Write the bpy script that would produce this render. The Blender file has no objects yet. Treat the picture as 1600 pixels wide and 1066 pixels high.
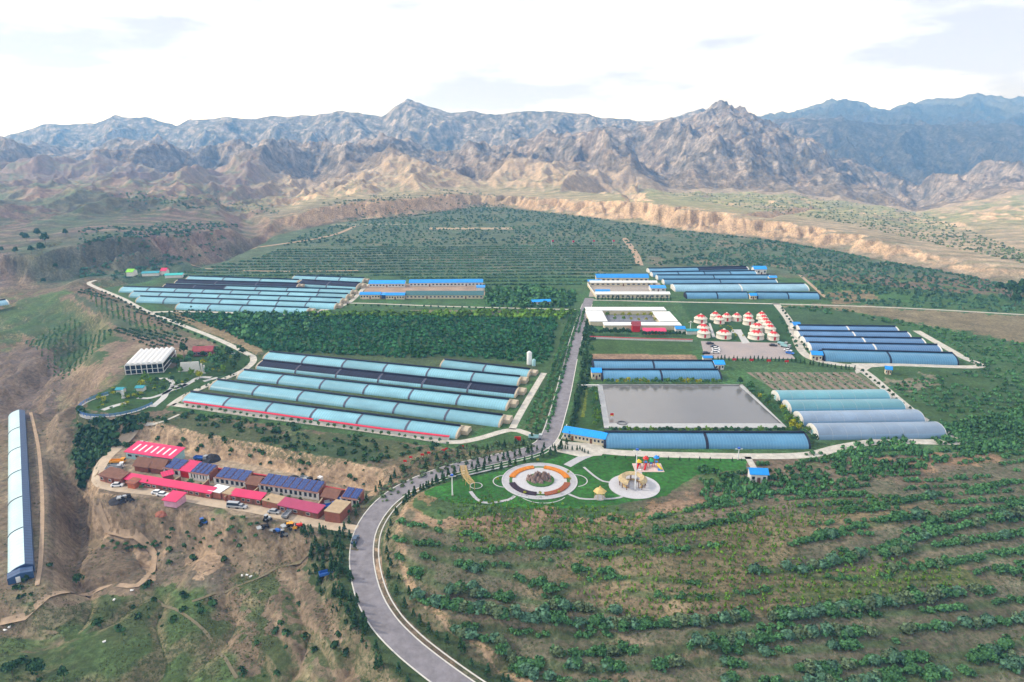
import bpy, math, random
import numpy as np
from mathutils import Vector, Matrix
R = math.radians
random.seed(7); rng = np.random.default_rng(7)
sc = bpy.context.scene; col = sc.collection
# ---------------------------------------------------------------- camera, sky, sun, exposure
F, PITCH, H = 1066.67, 16.6, 120.0
cam = bpy.data.objects.new('camera', bpy.data.cameras.new('camera')); col.objects.link(cam)
cam.data.sensor_width = 36; cam.data.lens = 24; cam.data.clip_start = 1; cam.data.clip_end = 60000
cam.location = (0, 0, H); cam.rotation_euler = (R(90-PITCH), 0, 0); sc.camera = cam
SUN_EL, SUN_AZ = 36.0, -82.0            # azimuth from +Y (view direction), clockwise positive: sun stands to the left
w = bpy.data.worlds.new('World'); sc.world = w; w.use_nodes = True
nt = w.node_tree; nt.nodes.clear(); N = nt.nodes.new; L = nt.links.new
sky = N('ShaderNodeTexSky'); sky.sky_type = 'NISHITA'; sky.sun_disc = False
sky.sun_elevation = R(SUN_EL); sky.sun_rotation = R(SUN_AZ); sky.altitude = 1500; sky.dust_density = 2.0
tc = N('ShaderNodeTexCoord'); mp = N('ShaderNodeMapping'); mp.inputs['Scale'].default_value = (1, 1, 4.5)
nz = N('ShaderNodeTexNoise'); nz.inputs['Scale'].default_value = 2.6; nz.inputs['Detail'].default_value = 7; nz.inputs['Roughness'].default_value = .55
L(tc.outputs['Generated'], mp.inputs[0]); L(mp.outputs[0], nz.inputs['Vector'])
cr = N('ShaderNodeValToRGB'); cr.color_ramp.elements[0].position = .40; cr.color_ramp.elements[0].color = (4.9, 4.9, 5.9, 1)
cr.color_ramp.elements[1].position = .64; cr.color_ramp.elements[1].color = (12.8, 13.0, 13.2, 1)
L(nz.outputs['Fac'], cr.inputs[0])
mx = N('ShaderNodeMixRGB'); mx.inputs[0].default_value = .78
L(sky.outputs[0], mx.inputs[1]); L(cr.outputs[0], mx.inputs[2])
bg = N('ShaderNodeBackground'); bg.inputs['Strength'].default_value = .095
wo = N('ShaderNodeOutputWorld'); L(mx.outputs[0], bg.inputs[0]); L(bg.outputs[0], wo.inputs[0])
sd = bpy.data.lights.new('sun', 'SUN'); sd.energy = 4.2; sd.angle = R(2.0); sd.color = (1, .93, .83)
so = bpy.data.objects.new('sun', sd); col.objects.link(so)
a = R(SUN_AZ); sv = Vector((math.sin(a)*math.cos(R(SUN_EL)), math.cos(a)*math.cos(R(SUN_EL)), math.sin(R(SUN_EL))))
so.rotation_euler = sv.to_track_quat('Z', 'Y').to_euler(); so.location = (-300, 0, 600)
sc.view_settings.view_transform = 'Standard'; sc.view_settings.look = 'None'
sc.view_settings.exposure = 0.92; sc.view_settings.gamma = 1

# ---------------------------------------------------------------- camera geometry helpers
cp, sp = math.cos(R(PITCH)), math.sin(R(PITCH))
def rays(px, py):
    a = (np.asarray(px, float)-800)/F; b = -(np.asarray(py, float)-533)/F
    return a, cp+b*sp, -sp+b*cp
def P(px, py, z=0.0):
    dx, dy, dz = rays(px, py); t = (z-H)/dz
    return dx*t, dy*t
def proj(x, y, z):
    f = y*cp-(z-H)*sp; v = y*sp+(z-H)*cp
    f = np.maximum(f, 1e-3)
    return 800+F*x/f, 533-F*v/f
def depr(py): return R(PITCH)+np.arctan((np.asarray(py, float)-533)/F)
# ---------------------------------------------------------------- noise
def _hash(ix, iy, s):
    h = (ix.astype(np.int64)*374761393 + iy.astype(np.int64)*668265263 + s*982451653) & 0xffffffff
    h = ((h ^ (h >> 13))*1274126177) & 0xffffffff
    return ((h ^ (h >> 16)) & 0xffff)/65536.0*2*math.pi
def perlin(x, y, s=0):
    ix = np.floor(x); iy = np.floor(y); fx = x-ix; fy = y-iy
    u = fx*fx*fx*(fx*(fx*6-15)+10); v = fy*fy*fy*(fy*(fy*6-15)+10); o = []
    for dx, dy in ((0, 0), (1, 0), (0, 1), (1, 1)):
        t = _hash(ix+dx, iy+dy, s); o.append(np.cos(t)*(fx-dx)+np.sin(t)*(fy-dy))
    return ((o[0]*(1-u)+o[1]*u)*(1-v)+(o[2]*(1-u)+o[3]*u)*v)*1.5
def fbm(x, y, sc_, oc=4, s=0, g=.5):
    r = 0; a_ = 1; t = 0; x = np.asarray(x, float)/sc_; y = np.asarray(y, float)/sc_
    for k in range(oc):
        r = r+a_*perlin(x, y, s+k); t += a_; a_ *= g; x = x*2.03; y = y*2.03
    return r/t
def ridged(x, y, sc_, oc=5, s=0, g=.5):
    r = 0; a_ = 1; t = 0; x = np.asarray(x, float)/sc_; y = np.asarray(y, float)/sc_; wgt = 1
    for k in range(oc):
        n = 1-np.abs(perlin(x, y, s+k)); n = n*n; r = r+a_*n*wgt; wgt = np.clip(n*1.3, 0, 1); t += a_; a_ *= g; x = x*2.07; y = y*2.07
    return r/t
def sstep(a_, b_, v):
    t = np.clip((v-a_)/(b_-a_), 0, 1); return t*t*(3-2*t)
def inpoly(x, y, poly):
    x = np.asarray(x, float); y = np.asarray(y, float); r = np.zeros(x.shape, bool); n = len(poly)
    for i in range(n):
        x1, y1 = poly[i]; x2, y2 = poly[(i+1) % n]
        if y1 == y2: continue
        r ^= ((y1 > y) != (y2 > y)) & (x < (x2-x1)*(y-y1)/(y2-y1)+x1)
    return r
def segdist(x, y, pts, closed=False):
    """distance to polyline, and interpolated index parameter"""
    best = np.full(np.shape(x), 1e18); par = np.zeros(np.shape(x)); n = len(pts)
    for i in range(n if closed else n-1):
        x1, y1 = pts[i]; x2, y2 = pts[(i+1) % n]; dx, dy = x2-x1, y2-y1
        t = np.clip(((x-x1)*dx+(y-y1)*dy)/(dx*dx+dy*dy+1e-9), 0, 1)
        d = (x-x1-t*dx)**2+(y-y1-t*dy)**2; m = d < best; best = np.where(m, d, best); par = np.where(m, i+t, par)
    return np.sqrt(best), par
def sdf(x, y, poly):
    d, _ = segdist(x, y, poly, True); return np.where(inpoly(x, y, poly), -d, d)
def wpoly(pp, z=0.0): return [tuple(float(c) for c in P(a_, b_, z)) for a_, b_ in pp]
# ---------------------------------------------------------------- terrain height
PLAT = wpoly([(205,664),(330,690),(430,706),(520,718),(585,728),(650,738),(700,742),(640,770),(640,800),(720,808),(1000,815),(1150,790),(1700,760),(1900,700),(1900,400),(1000,345),(640,335),(420,380),(300,425),(140,428),(130,450),(200,490),(165,545),(190,600),(125,612),(118,645),(160,655)])
VILL = wpoly([(143,757),(150,718),(195,692),(228,688),(300,708),(420,730),(500,747),(560,762),(588,768),(566,832),(505,838),(420,818),(280,795),(150,772)], -7)
LEFTG = wpoly([(-40,650),(52,645),(72,780),(62,930),(-80,930)], -14)
CTRL = [(0,470,-12),(80,470,-8),(30,540,-22),(100,520,-10),(70,650,-20),(115,680,-25),(135,740,-23),(110,830,-23),(100,900,-20),(200,850,-20),(300,860,-20),
 (250,960,-20),(100,1000,-18),(0,1060,-21),(-200,800,-16),(350,950,-20),(400,1050,-22),(450,900,-16),(500,1000,-16),(560,1000,-13),(620,1060,-13),(200,810,-16),(400,850,-14),
 (640,820,-3),(700,900,-5),(700,1000,-10),(800,1060,-13),(900,900,-5),(900,1060,-12),(1100,850,-2),(1100,950,-6),(1300,820,-1),(1300,900,-4),(1300,1050,-11),(1500,1000,-9),
 (1600,1060,-11),(1600,850,-4),(1600,760,-1),(1000,1250,-16),(400,1250,-24),(1700,1250,-16),(-300,1000,-22),(-300,560,-18),(-100,450,-8),(0,430,-3)]
cx = np.array([[*P(a_, b_, c_)] for a_, b_, c_ in CTRL]); cz = np.array([c_ for *_, c_ in CTRL], float)
dm = np.sqrt(((cx[:, None]-cx[None])**2).sum(-1)); A_ = np.zeros((len(cz)+1,)*2); A_[:-1, :-1] = dm; A_[-1, :-1] = A_[:-1, -1] = 1
wts = np.linalg.solve(A_, np.append(cz, 0))
def rbf(x, y):
    r = np.full(np.shape(x), wts[-1])
    for (a_, b_), w_ in zip(cx, wts[:-1]): r = r+w_*np.sqrt((x-a_)**2+(y-b_)**2)
    return np.clip(r, -30, 0)
ROADS = {}   # name: (px centreline, z list or None, width)
MAIN = [(921,466,0),(912,492,0),(903,520,0),(893,556,0),(881,610,0),(870,650,0),(858,683,0),(836,702,0),(790,714,-.3),(745,724,-.8),(700,735,-1.6),(655,752,-3),(620,771,-4.4),(592,796,-5.6),(572,828,-6.8),(565,860,-7.6),(567,895,-8.4),(578,935,-9.4),(600,973,-10.4),(632,1007,-11.2),(668,1037,-12),(708,1067,-12.8),(770,1110,-13.6),(860,1170,-14.4)]
def spline(pts, step):
    p = np.array(pts, float); out = []
    q = np.vstack([2*p[0]-p[1], p, 2*p[-1]-p[-2]])
    for i in range(1, len(q)-2):
        n = max(1, int(np.linalg.norm((q[i+1]-q[i])[:2])/step)); t = np.arange(n)/n; t = t[:, None]
        out.append(.5*((2*q[i])+(-q[i-1]+q[i+1])*t+(2*q[i-1]-5*q[i]+4*q[i+1]-q[i+2])*t*t+(-q[i-1]+3*q[i]-3*q[i+1]+q[i+2])*t**3))
    out.append(p[-1:]); return np.vstack(out)
MAINW = spline([(*P(a_, b_, c_), c_) for a_, b_, c_ in MAIN], 6)
RAV = [([(160,440,0),(235,425,0),(330,400,0),(392,372,0),(380,345,0),(330,322,0)], 34, 14), ([(-40,700,-20),(20,640,-20),(60,590,-20),(110,560,-18),(140,510,-10)], 16, 7),
       ([(125,640,-20),(140,700,-24),(120,770,-24),(100,860,-24),(85,900,-24)], 12, 6), ([(150,800,-20),(240,830,-22),(235,890,-22),(100,930,-22)], 5, 2),([(1180,350,5),(1215,335,5),(1290,315,5)], 22, 12),([(1000,330,5),(985,312,5),(960,300,5)], 25, 12)]
RAVW = [([tuple(float(v) for v in P(a_, b_, c_)) for a_, b_, c_ in pts], w_, d_) for pts, w_, d_ in RAV]
# far relief: per column, screen height of successive edges, and their distances
KX = [-300,0,100,200,300,400,480,560,640,700,800,900,960,1000,1070,1100,1128,1160,1200,1250,1300,1350,1400,1450,1520,1600,1900]
def KI(v, pts): return np.interp(v, [p[0] for p in pts], [p[1] for p in pts])
Y1 = [(-300,440),(0,432),(150,418),(250,402),(330,388),(400,365),(480,350),(520,343),(645,333),(750,319),(800,322),(900,333),(1000,345),(1085,357),(1200,367),(1320,385),(1430,405),(1520,418),(1600,433),(1900,470)]
Y2 = [(-300,400),(0,385),(150,365),(300,360),(400,345),(480,322),(560,312),(640,308),(700,301),(800,303),(900,312),(1000,312),(1100,325),(1200,338),(1300,354),(1400,372),(1500,392),(1600,408),(1900,445)]
Y3 = [(-300,300),(0,292),(150,290),(300,282),(400,300),(480,303),(560,292),(640,284),(800,288),(1000,296),(1130,303),(1250,305),(1350,318),(1450,330),(1520,320),(1600,305),(1900,290)]
Y4 = [(-300,250),(0,240),(60,236),(130,240),(180,230),(240,232),(300,248),(350,238),(400,232),(450,236),(520,240),(560,234),(625,228),(700,242),(760,238),(800,236),(870,222),(930,210),(990,203),(1050,200),(1085,190),(1105,180),(1128,170),(1150,181),(1200,192),(1230,206),(1260,226),(1300,242),(1350,262),(1400,282),(1450,300),(1520,285),(1600,265),(1900,250)]
Y6 = [(-300,240),(-100,222),(0,214),(50,200),(80,194),(150,193),(180,184),(232,182),(280,194),(320,186),(355,180),(400,186),(450,184),(500,180),(540,176),(600,180),(620,166),(645,156),(668,163),(700,175),(760,178),(870,177),(920,179),(980,189),(1030,190),(1060,184),(1090,174),(1110,182),(1180,192),(1240,190),(1300,187),(1350,190),(1400,196),(1480,200),(1540,196),(1600,200),(1900,180)]
Y8 = [(-300,225),(0,225),(600,215),(1000,212),(1150,200),(1190,187),(1225,178),(1250,173),(1290,160),(1318,157),(1350,166),(1380,175),(1400,168),(1440,158),(1480,155),(1515,149),(1560,153),(1600,154),(1750,165),(1900,190)]
def zat(y, D): return H-D*np.tan(depr(y))
def height(x, y):
    x = np.asarray(x, float); y = np.asarray(y, float); shp = x.shape; x = x.ravel(); y = y.ravel()
    D = np.maximum(y, 1); u = x/D
    # near ground
    z = rbf(x, y)
    z = z+1.6*fbm(x, y, 60, 4, 3)+.5*fbm(x, y, 14, 3, 5)
    st = z/2.6+.25*fbm(x, y, 30, 3, 7); fr = st-np.floor(st); zs = (np.floor(st)+sstep(.62, 1, fr))*2.6-.65*fbm(x, y, 30, 3, 7)
    z = z+(zs-z)*.8*sstep(80, 40, x)*sstep(5, 40, segdist(x, y, PLAT, True)[0])
    er = sstep(-6, -14, z)*sstep(5, 60, segdist(x, y, PLAT, True)[0])*(x < 60)
    z = z-er*3.0*(1-np.abs(perlin(x/22, y/30, 77)))**4
    dp = sdf(x, y, PLAT); dpn = dp+1.5*fbm(x, y, 15, 2, 9)
    z = z*sstep(0, 28, np.maximum(dpn, 0))
    z = np.where(dp < 0, 0, z)
    far = sstep(640, 760, D)
    z = z*(1-far)
    for pts, w_, d_ in RAVW:
        d, _ = segdist(x, y, pts); d = d+w_*.35*fbm(x, y, w_*1.2, 3, 11)
        near = d < w_
        z = np.where(near, np.where(dp < -2, z if w_ < 30 else z, z)-d_*(1-sstep(.15*w_, w_, d))*np.where(dp < 0, sstep(0, 10, np.minimum(-dp, 10))*0+ (1 if w_ > 30 else 0), 1), z)
    dv = sdf(x, y, VILL)+1.2*fbm(x, y, 9, 3, 21)*1.6
    z = z+(-7-z)*(1-sstep(-1.0, 5.0, dv))
    dl = sdf(x, y, LEFTG)
    z = z+(-14-z)*(1-sstep(0, 10, dl))
    dr, pr = segdist(x, y, [tuple(p[:2]) for p in MAINW])
    zr = np.interp(pr, np.arange(len(MAINW)), MAINW[:, 2])
    z = z+(zr-z)*(1-sstep(5.5, 13, dr))*(D < 560)
    # far relief
    m = D > 480
    if m.any():
        xm, ym, Dm = x[m], y[m], D[m]; um = u[m]
        px = 800+um*F/cp
        mt = sstep(1300, 2200, Dm)
        px = px+mt*(13*fbm(xm, ym, 420, 3, 31))
        y1, y2, y3, y4, y6, y8 = (KI(px, k) for k in (Y1, Y2, Y3, Y4, Y6, Y8))
        D1 = H/np.tan(depr(y1)); D1 = D1+0*D1
        n1 = fbm(xm, ym, 70, 4, 41)
        D2 = D1*1.05+35+np.abs(px-1000)*0
        D3 = np.maximum(np.interp(px, [0, 300, 900, 1050], [1350, 1400, 1450, 1720]), D2+150); D4 = np.full_like(D1, 2300); D5 = D4+330; D6 = np.full_like(D1, 3200); D7 = D6+500; D8 = np.full_like(D1, 5600)
        z2 = np.maximum(zat(y2, D2), 3); z3 = zat(y3, D3); z4 = zat(y4, D4); z6 = zat(y6, D6); z8 = zat(y8, D8)
        z5 = np.minimum(z4, z6)-75; z7 = np.minimum(z6, z8)-60
        zz = np.zeros_like(Dm)
        t = (Dm-D1)/(D2-D1)
        gn = ridged(xm, ym, 55, 4, 51)
        gn2 = ridged(xm, ym, 34, 4, 55); tt = t+(1.1*(gn-.45)+.5*(gn2-.45))*sstep(-.1, .6, t)*(1-sstep(2.6, 4.2, t))-.15
        zc = z2*sstep(0, .62, tt) - 5*np.clip(1-np.abs(t)/.5, 0, 1)
        zz = np.where(t > -.5, zc, 0)
        def seg(zz, Da, za, Db, zb, pw=1.0):
            t = np.clip((Dm-Da)/(Db-Da), 0, 1)**pw; return np.where(Dm >= Da, za*0+(za+(zb-za)*t), zz)
        s3 = np.clip((Dm-D2)/(D3-D2), 0, 1)
        zz = np.where(s3 > 0, zc*(1-s3)+(z3)*s3, zz)
        zz = seg(zz, D3, z3, D4, z4, 1.35); zz = seg(zz, D4, z4, D5, z5); zz = seg(zz, D5, z5, D6, z6, 1.1)
        zz = seg(zz, D6, z6, D7, z7); zz = seg(zz, D7, z7, D8, z8); zz = np.where(Dm > D8, z8-(Dm-D8)*.25, zz)
        amp = sstep(-.1, .62, (Dm-D3)/(D4-D3))
        rg = ridged(xm+60*fbm(xm, ym, 300, 3, 63), ym*.55+40*fbm(xm, ym, 200, 2, 66), np.where(px < 1000, 1, 1)*330, 6, 61, .46)
        crest = 1-.5*np.clip(1-np.abs(Dm-D4)/160, 0, 1)-.8*np.clip(1-np.abs(Dm-D6)/300, 0, 1)-.65*np.clip(1-np.abs(Dm-D8)/500, 0, 1)
        rocky = np.exp(-((px-1135)/110)**2)*np.clip(1-np.abs(Dm-2150)/420, 0, 1)
        zz = zz+amp*crest*(rg-.42)*128+amp*crest*(ridged(xm, ym*.8, 85, 4, 64)-.45)*26+rocky*(ridged(xm, ym, 70, 4, 81)-.5)*38
        zz = zz+sstep(0, .5, s3)*(1-sstep(.5, 1, amp))*(10*fbm(xm, ym, 160, 4, 71)+np.where(px < 1000, 1, .35)*42*(ridged(xm, ym*.55, 140, 5, 73)-.5))*np.clip((Dm-D2)/200, 0, 1)
        # left hill shoulders
        z[m] = z[m]+zz
    return z.reshape(shp)
def G(px, py):
    """photo pixel -> point on the terrain (arrays or scalars)"""
    px = np.atleast_1d(np.asarray(px, float)); py = np.atleast_1d(np.asarray(py, float)); z = np.zeros(px.shape)
    for _ in range(7):
        x, y = P(px, py, z); z = .35*z+.65*height(x, y)
    x, y = P(px, py, z); return x, y, height(x, y)
def G1(px, py):
    x, y, z = G(px, py); return Vector((float(x[0]), float(y[0]), float(z[0])))

# ---------------------------------------------------------------- materials
MATS = {}
def mat(name, c, rough=.8, metal=0, var=.25, scale=.6, c2=None, spec=.3, island=0, bump=0, stripe=None, trans=0, coords='Object', vobj=0):
    if name in MATS: return MATS[name]
    m = bpy.data.materials.new(name); m.use_nodes = True; t = m.node_tree; b = t.nodes['Principled BSDF']; n_ = t.nodes.new; l_ = t.links.new
    b.inputs['Roughness'].default_value = rough; b.inputs['Metallic'].default_value = metal; b.inputs['Specular IOR Level'].default_value = spec
    if trans: b.inputs['Transmission Weight'].default_value = trans
    tc = n_('ShaderNodeTexCoord'); nz = n_('ShaderNodeTexNoise'); nz.inputs['Scale'].default_value = scale; nz.inputs['Detail'].default_value = 5; nz.inputs['Roughness'].default_value = .65
    l_(tc.outputs[coords], nz.inputs['Vector'])
    r = n_('ShaderNodeValToRGB'); d = c2 or tuple(v*(1-var) for v in c); e = tuple(min(1, v*(1+var*.8)) for v in c) if not c2 else c
    r.color_ramp.elements[0].position = .3; r.color_ramp.elements[0].color = (*d, 1); r.color_ramp.elements[1].position = .7; r.color_ramp.elements[1].color = (*e, 1)
    l_(nz.outputs['Fac'], r.inputs[0]); out = r.outputs[0]
    if island:
        g = n_('ShaderNodeNewGeometry'); mr = n_('ShaderNodeMapRange'); mr.inputs['To Min'].default_value = 1-island; mr.inputs['To Max'].default_value = 1+island
        l_(g.outputs['Random Per Island'], mr.inputs[0]); mu = n_('ShaderNodeVectorMath'); mu.operation = 'SCALE'; l_(out, mu.inputs[0]); l_(mr.outputs[0], mu.inputs['Scale']); out = mu.outputs[0]
    if vobj:
        oi = n_('ShaderNodeObjectInfo'); mr = n_('ShaderNodeMapRange'); mr.inputs['To Min'].default_value = 1-vobj; mr.inputs['To Max'].default_value = 1+vobj; l_(oi.outputs['Random'], mr.inputs[0]); mu = n_('ShaderNodeVectorMath'); mu.operation = 'SCALE'; l_(out, mu.inputs[0]); l_(mr.outputs[0], mu.inputs['Scale']); out = mu.outputs[0]
    if stripe:   # (axis, frequency per metre, colour, width 0..1)
        sx = n_('ShaderNodeSeparateXYZ'); l_(tc.outputs['Object'], sx.inputs[0]); m1 = n_('ShaderNodeMath'); m1.operation = 'MULTIPLY'; m1.inputs[1].default_value = stripe[1]
        l_(sx.outputs[stripe[0]], m1.inputs[0]); m2 = n_('ShaderNodeMath'); m2.operation = 'FRACT'; l_(m1.outputs[0], m2.inputs[0])
        m3 = n_('ShaderNodeMath'); m3.operation = 'LESS_THAN'; m3.inputs[1].default_value = stripe[3]; l_(m2.outputs[0], m3.inputs[0])
        mm = n_('ShaderNodeMixRGB'); l_(m3.outputs[0], mm.inputs[0]); l_(out, mm.inputs[1]); mm.inputs[2].default_value = (*stripe[2], 1); out = mm.outputs[0]
    l_(out, b.inputs['Base Color'])
    if bump:
        bm_ = n_('ShaderNodeBump'); bm_.inputs['Strength'].default_value = bump; bm_.inputs['Distance'].default_value = .3; l_(nz.outputs['Fac'], bm_.inputs['Height']); l_(bm_.outputs[0], b.inputs['Normal'])
    MATS[name] = m; return m
# ---------------------------------------------------------------- mesh helpers
def tag(o, label=None, cat=None, group=None, kind=None):
    if label: o['label'] = label
    if cat: o['category'] = cat
    if group: o['group'] = group
    if kind: o['kind'] = kind
    return o
def thing(name, label, cat, loc=(0, 0, 0), rz=0, group=None):
    o = bpy.data.objects.new(name, None); col.objects.link(o); o.empty_display_size = .5
    o.location = loc; o.rotation_euler = (0, 0, rz); return tag(o, label, cat, group)
class MB:
    def __init__(s): s.v = []; s.f = []; s.m = []; s.mi = 0
    def quad(s, *p):
        n = len(s.v); s.v += [tuple(q) for q in p]; s.f.append(tuple(range(n, n+len(p)))); s.m.append(s.mi); return s
    def box(s, c, d, rz=0, taper=1.0):
        n = len(s.v); x, y, z = d[0]/2, d[1]/2, d[2]/2; ca, sa = math.cos(rz), math.sin(rz)
        for zz, k in ((-z, 1), (z, taper)):
            for sx, sy in ((-x, -y), (x, -y), (x, y), (-x, y)):
                X, Y = sx*k, sy*k; s.v.append((c[0]+X*ca-Y*sa, c[1]+X*sa+Y*ca, c[2]+zz))
        for f in ((3, 2, 1, 0), (4, 5, 6, 7), (0, 1, 5, 4), (1, 2, 6, 5), (2, 3, 7, 6), (3, 0, 4, 7)): s.f.append(tuple(n+i for i in f)); s.m.append(s.mi)
        return s
    def lathe(s, prof, c=(0, 0, 0), n=14, a0=0, a1=2*math.pi):
        full = abs(a1-a0-2*math.pi) < 1e-6; k = n if full else n+1; b = len(s.v)
        for r, z in prof:
            for i in range(k):
                a_ = a0+(a1-a0)*i/n; s.v.append((c[0]+r*math.cos(a_), c[1]+r*math.sin(a_), c[2]+z))
        for j in range(len(prof)-1):
            for i in range(n):
                i2 = (i+1) % k; s.f.append((b+j*k+i, b+j*k+i2, b+(j+1)*k+i2, b+(j+1)*k+i)); s.m.append(s.mi)
        return s
    def tube(s, p, q, r, n=6, r2=None):
        p = Vector(p); q = Vector(q); d = (q-p).normalized(); a_ = d.orthogonal().normalized(); b_ = d.cross(a_); k = len(s.v); r2 = r if r2 is None else r2
        for o, rr in ((p, r), (q, r2)):
            for i in range(n):
                t = 2*math.pi*i/n; s.v.append(tuple(o+rr*(a_*math.cos(t)+b_*math.sin(t))))
        for i in range(n): s.f.append((k+i, k+(i+1) % n, k+n+(i+1) % n, k+n+i)); s.m.append(s.mi)
        s.f.append(tuple(k+i for i in range(n))[::-1]); s.f.append(tuple(k+n+i for i in range(n))); s.m += [s.mi]*2
        return s
    def extrude(s, prof, x0, x1):   # prof in (y,z); closed solid along x
        n = len(prof); b = len(s.v)
        for x in (x0, x1): s.v += [(x, y, z) for y, z in prof]
        for i in range(n): j = (i+1) % n; s.f.append((b+i, b+j, b+n+j, b+n+i)); s.m.append(s.mi)
        s.f.append(tuple(b+i for i in range(n))[::-1]); s.f.append(tuple(b+n+i for i in range(n))); s.m += [s.mi]*2
        return s
    def build(s, name, mats, parent=None, smooth=False, label=None):
        me = bpy.data.meshes.new(name); me.from_pydata(s.v, [], s.f)
        for m in (mats if isinstance(mats, (list, tuple)) else [mats]): me.materials.append(m)
        if len(me.materials) > 1: me.polygons.foreach_set('material_index', s.m)
        if smooth: me.polygons.foreach_set('use_smooth', [True]*len(s.f))
        me.update(); o = bpy.data.objects.new(name, me); col.objects.link(o)
        if parent: o.parent = parent
        if label: o['label'] = label
        return o
def npmesh(name, v, f, mats, smooth=False, parent=None):
    """v (N,3), f (M,k)"""
    me = bpy.data.meshes.new(name); v = np.ascontiguousarray(v, np.float32); f = np.ascontiguousarray(f, np.int32); k = f.shape[1]
    me.vertices.add(len(v)); me.vertices.foreach_set('co', v.ravel()); me.loops.add(f.size); me.loops.foreach_set('vertex_index', f.ravel())
    me.polygons.add(len(f)); me.polygons.foreach_set('loop_start', np.arange(len(f), dtype=np.int32)*k)
    if smooth: me.polygons.foreach_set('use_smooth', np.ones(len(f), bool))
    me.update(calc_edges=True)
    for m in (mats if isinstance(mats, (list, tuple)) else [mats]): me.materials.append(m)
    o = bpy.data.objects.new(name, me); col.objects.link(o)
    if parent: o.parent = parent
    return o
# ---------------------------------------------------------------- terrain mesh and its colours
ys_px = np.arange(1300, 440, -1.25); Ynear = H/np.tan(depr(ys_px))
Ynear = np.concatenate([[15, 40, 60], Ynear[Ynear > 70]])
nf = int(math.log(8500/Ynear[-1])/.0036); Yfar = Ynear[-1]*np.exp(np.arange(1, nf+1)*.0036)
YR = np.concatenate([Ynear, Yfar]); UC = np.concatenate([np.linspace(-1.9, -.8, 40)[:-1], np.linspace(-.8, .8, 960), np.linspace(.8, 1.9, 40)[1:]])
GX = UC[None, :]*np.maximum(YR, 90)[:, None]; GY = np.repeat(YR[:, None], len(UC), 1)
GZ = height(GX, GY)
gpx, gpy = proj(GX, GY, GZ)
C_ = np.zeros(GX.shape+(4,), np.float32)
SOIL = np.array([.155, .12, .085]); GRASS = np.array([.07, .112, .042]); DGREEN = np.array([.04, .075, .035]); TAN = np.array([.36, .27, .165])
LAWN = np.array([.03, .125, .022]); CLIFF = np.array([.36, .26, .175]); BROWN = np.array([.19, .125, .09])
n_a = fbm(GX, GY, 45, 5, 101); n_b = fbm(GX, GY, 12, 4, 111); n_c = fbm(GX, GY, 160, 4, 121)
def mixc(k, c):
    k = np.clip(k, 0, 1)[..., None]; C_[..., :3] = C_[..., :3]*(1-k)+np.asarray(c)*k
C_[..., :3] = SOIL; C_[..., 3] = .4
mixc(sstep(-.05, .3, n_a+.5*n_b), GRASS); mixc(sstep(.1, .35, n_c)*.6, DGREEN)
kf = np.clip(260/np.maximum(GY, 120), .2, 1.4); ex = (16*n_b+10*fbm(GX, GY, 4, 2, 133)+22*n_a)*kf; ey = (10*fbm(GX, GY, 9, 4, 131)+12*fbm(GX, GY, 35, 3, 135))*kf
def zone(poly, c, k=1.0, veg=None, rough=1.0, soft=None):
    m = inpoly(gpx+ex*rough, gpy+ey*rough, poly); kk = m*k
    if soft is not None: kk = kk*soft
    mixc(kk, c)
    if veg is not None: C_[..., 3] = np.where(m, veg, C_[..., 3])
# slope of the ground
dzx = np.gradient(GZ, axis=1)/np.maximum(np.gradient(GX, axis=1), .01); dzy = np.gradient(GZ, axis=0)/np.maximum(np.gradient(GY, axis=0), .01)
slope = np.sqrt(dzx**2+dzy**2)
D_ = GY; dl_ = sdf(GX, GY, LEFTG)
# left foreground
zone([(-60,560),(130,540),(150,600),(120,650),(140,760),(240,860),(250,900),(70,1000),(-60,1000)], SOIL*1.1, .75, .3)
zone([(40,950),(200,920),(300,935),(360,990),(330,1066),(380,1110),(-40,1110),(20,1040),(130,1020)], GRASS*.8, .85, .6, 2)
zone([(190,850),(250,830),(350,880),(370,905),(260,920),(180,900)], (.13,.115,.09), .7, .3, 2)
zone([(150,770),(600,850),(590,880),(480,900),(360,870),(240,840)], SOIL*1.15, .5, .3, 2)
zone([(370,880),(430,880),(440,900),(400,920),(400,990),(450,1040),(500,1110),(420,1110),(380,1040),(375,960)], GRASS*.8, .8, .6, 2)
zone([(430,910),(450,910),(440,960),(470,1010),(480,990),(600,1050),(590,1080),(480,1040),(430,980)], GRASS*.8, .7, .6, 2)
zone([(120,640),(160,660),(200,650),(245,650),(170,700),(140,750),(128,770),(120,700)], DGREEN, .9, .9, 2)
zone([(0,475),(100,462),(180,520),(140,570),(100,560),(60,500),(20,530),(-40,560)], GRASS*1.1, .75, .8, 2)
zone([(-40,640),(60,600),(120,650),(140,760),(100,860),(60,760),(55,650)], (.12,.095,.075), .6, .3, 2)
zone([(20,500),(110,487),(190,535),(150,570),(90,575)], (.06,.11,.045), .8, .9, 2)
zone([(-40,560),(60,540),(110,590),(90,640),(40,660),(-40,660)], (.115,.09,.08), .8, .3, 2)
zone([(110,455),(240,520),(280,530),(240,545),(165,500),(120,470)], (.06,.085,.055), .85, .8)
zone([(160,540),(300,528),(350,535),(300,560),(200,560),(150,610),(118,620),(140,590)], (.21,.15,.115), .75, .2, 2)
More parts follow.
